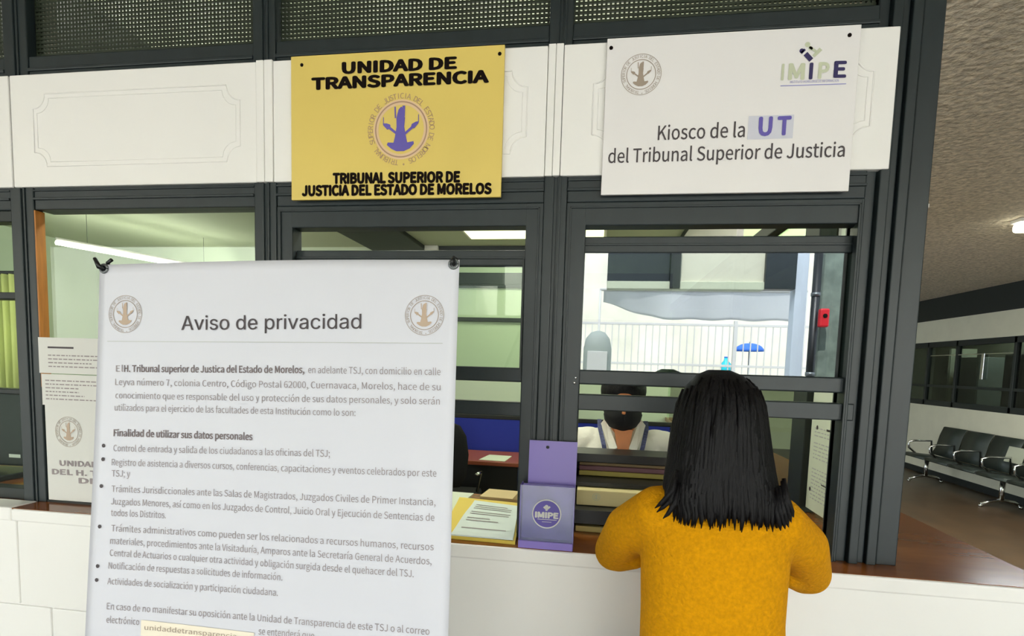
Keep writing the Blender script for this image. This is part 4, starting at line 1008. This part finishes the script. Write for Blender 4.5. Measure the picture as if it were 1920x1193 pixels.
MB().obox((XS1+.002, 8.02, .555), (0, -.30, 0), (-.004, 0, .002), (.05, 0, .20)).build('cover', mat('grey_green_paper', (168, 172, 150), .6), t)
# things inside the offices across the passage
for y, z, w_, h_, m, lb in ((10.35, 1.6, .28, .53, M_cwall, 'cream cabinet behind the passage window nearest the corner post'), (9.62, 1.55, .5, .42, M_ogrey, 'grey cabinet behind the passage windows, beside the cream one'), (8.75, 1.3, .34, .7, M_steel, 'grey steel cabinet behind the passage windows, third from the corner post')):
    t = thing('cabinet', lb, 'cabinet', (6.2, y, .02)); MB().bbox(6.0, 6.4, y, y+w_, .02, z+h_, .006).build('body', m, t)
    d = MB().bbox(5.985, 5.999, y+.012, y+w_-.012, .10, z+h_-.02, .004).build('door', m, t); MB().bbox(5.97, 5.985, y+.04, y+.055, z+.1, z+.25, .003).build('handle', M_chrome, d)

# street behind the viewpoint, mirrored in the glass
fc = thing('street_fence', 'pale vertical bar fence mirrored in the right serving window', 'fence', (2, -9, -.02))
b = MB()
for i in range(96): x = -4.0 + i*.145; b.bbox(x, x+.022, -9.01, -8.99, .02, 2.62, .003)
b.build('bar_panel', M_fence, fc)
for z in (.12, 1.72, 2.58): MB().bbox(-4.1, 10.0, -9.02, -8.98, z, z+.05, .004).build('rail', M_fence, fc)
for x in (-4.1, -.6, 2.9, 6.4, 9.95): MB().bbox(x, x+.07, -9.04, -8.96, -.02, 2.7, .005).build('post', M_fence, fc)
tp = thing('tarpaulin', 'grey white tarpaulin canopy hung at the hall edge, mirrored in the right serving window', 'canopy', (2, -7, 2.5))
NX, NZ = 40, 10; vs = []
for j in range(NZ+1):
    for i in range(NX+1):
        s, t = i/NX, j/NZ; x = .12 + 3.42*s; top = 3.04; bot = 2.55 if s > .33 else 2.55 + .30*(1-s/.33)**1.3
        vs.append((x, -6.98 - .22*t + .03*math.sin(s*22)*t, top + (bot-top)*t + .012*math.sin(s*30)*t))
c = MB().add(vs, [(j*(NX+1)+i, j*(NX+1)+i+1, (j+1)*(NX+1)+i+1, (j+1)*(NX+1)+i) for j in range(NZ) for i in range(NX)], True).build('cloth', M_tarp, tp); c.modifiers.new('t', 'SOLIDIFY').thickness = .004
MB().tube([(.05, -6.98, 3.05), (3.6, -6.98, 3.05)], .025, 10).build('pole', M_fence, tp)
for x in (.06, 3.59): MB().tube([(x, -6.98, -.02), (x, -6.98, 3.06)], .022, 10).build('pole', M_fence, tp)
struct(MB().bbox(3.12, 3.40, -5.35, -5.05, 0, 3.45, .01).build('column', mat('green_grey_column', (112, 124, 112), .7, var=.3, vscale=6))); struct(MB().bbox(2.76, 2.92, -5.25, -5.05, 0, 3.4, .006).build('column', mat('bluish_white_paint', (206, 216, 226), .6)))
t = thing('drain_pipe', 'dark pipe beside the hall column, mirrored in the right serving window', 'pipe', (3.0, -4.95, 0)); MB().tube([(3.0, -4.95, 0), (3.0, -4.95, 3.4)], .055, 14).build('tube', M_blackp, t)
for z in (.6, 1.6, 2.7): MB().tube([(3.0, -4.95, z), (3.0, -4.95, z+.05)], .064, 14).build('bracket', M_steel, t)
t = thing('fire_alarm', 'red box fixed to the dark pipe, mirrored in the right serving window', 'alarm', (3.06, -4.86, 2.3)); MB().bbox(3.02, 3.14, -4.89, -4.79, 2.27, 2.52, .02).build('body', M_red, t); MB().ball((3.08, -4.785, 2.42), .03, (1, .4, 1), 12, 8).build('button', M_black, t)
t = thing('kiosk_cabinet', 'grey round topped kiosk cabinet mirrored at the left edge of the right serving window', 'cabinet', (.045, -6.2, 0))
MB().stack([(.045, -6.2, -.02, .235, .2), (.045, -6.2, 1.95, .235, .2), (.045, -6.2, 2.12, .20, .17), (.045, -6.2, 2.22, .12, .10), (.045, -6.2, 2.25, .03, .03)], 28, 2.6).build('body', M_ogrey, t)
MB().bbox(-.12, .21, -6.005, -5.99, .3, 1.9, .006).build('door', M_fence, t)
u = thing('umbrella', 'small bright blue umbrella behind the fence, mirrored in the glass', 'umbrella', (3.9, -11.5, 0))
rg = []
for j in range(6):
    q = j/5; r_ = .02+.33*math.sin(q*math.pi/2); rg.append([(3.9+r_*math.cos(k*math.pi/8)*(1+.0), -11.5+r_*math.sin(k*math.pi/8), 2.36-.20*(1-math.cos(q*math.pi/2))) for k in range(16)])
c = MB().rings(rg, False).build('canopy', M_oblue, u); c.modifiers.new('t', 'SOLIDIFY').thickness = .006
MB().tube([(3.9, -11.5, -.02), (3.9, -11.5, 2.40)], .012, 8).build('pole', M_steel, u)
j_ = thing('water_jug', 'turquoise water jug on a pier behind the fence, mirrored in the glass', 'jug', (3.35, -11.5, 1.5))
MB().stack([(3.35, -11.5, 1.50, .13, .13), (3.35, -11.5, 1.82, .13, .13), (3.35, -11.5, 1.90, .06, .06), (3.35, -11.5, 1.98, .045, .045)], 20).build('body', M_cyan, j_); MB().stack([(3.35, -11.5, 1.981, .05, .05), (3.35, -11.5, 2.01, .05, .05)], 16).build('cap', M_oblue, j_)
struct(MB().bbox(3.1, 3.6, -11.75, -11.25, -.02, 1.499, .01).build('pillar', M_owall))
for i, (x, y, r_, lb) in enumerate(((5.6, -10.4, .7, 'pale green shrub behind the fence at the right, mirrored in the glass'), (-2.6, -10.2, .9, 'leafy shrub behind the fence at the left, mirrored in the glass'))):
    t = thing('shrub', lb, 'shrub', (x, y, -.02)); rn = random.Random(i+20); k = MB()
    for q in range(900):
        d = Vector((rn.gauss(0, 1), rn.gauss(0, 1), rn.gauss(0, 1))).normalized()*r_*rn.uniform(.6, 1.0); c = Vector((x, y, 1.25))+Vector((d.x*.8, d.y*.8, d.z*1.3))
        a = Vector((rn.gauss(0, 1), rn.gauss(0, 1), rn.gauss(0, 1))).normalized()*.07; b_ = a.orthogonal().normalized()*.03
        k.add([c-a, c+b_, c+a, c-b_], [(0, 1, 2, 3)])
    k.build('foliage', M_leaf, t); MB().tube([(x, y, -.02), (x+.03, y, .6), (x, y, 1.3)], .04, 8).build('stem', M_wood, t)

# ------------------------------------------------------------------ repeats that belong together
for o in list(COL.objects):
    if o.parent is None and 'category' in o and 'group' not in o:
        base = o.name.split('.')[0]
        g = {'file_folder': 'folders in the document rack', 'document_sheet': 'loose sheets on the counter and desk', 'ceiling_light': 'lit ceiling lights', 'notice_sheet': 'notices behind the left window', 'desk_screen': 'blue desk screens', 'sign_board': 'signs on the white band', 'shrub': 'shrubs behind the fence'}.get(base)
        if g: o['group'] = g
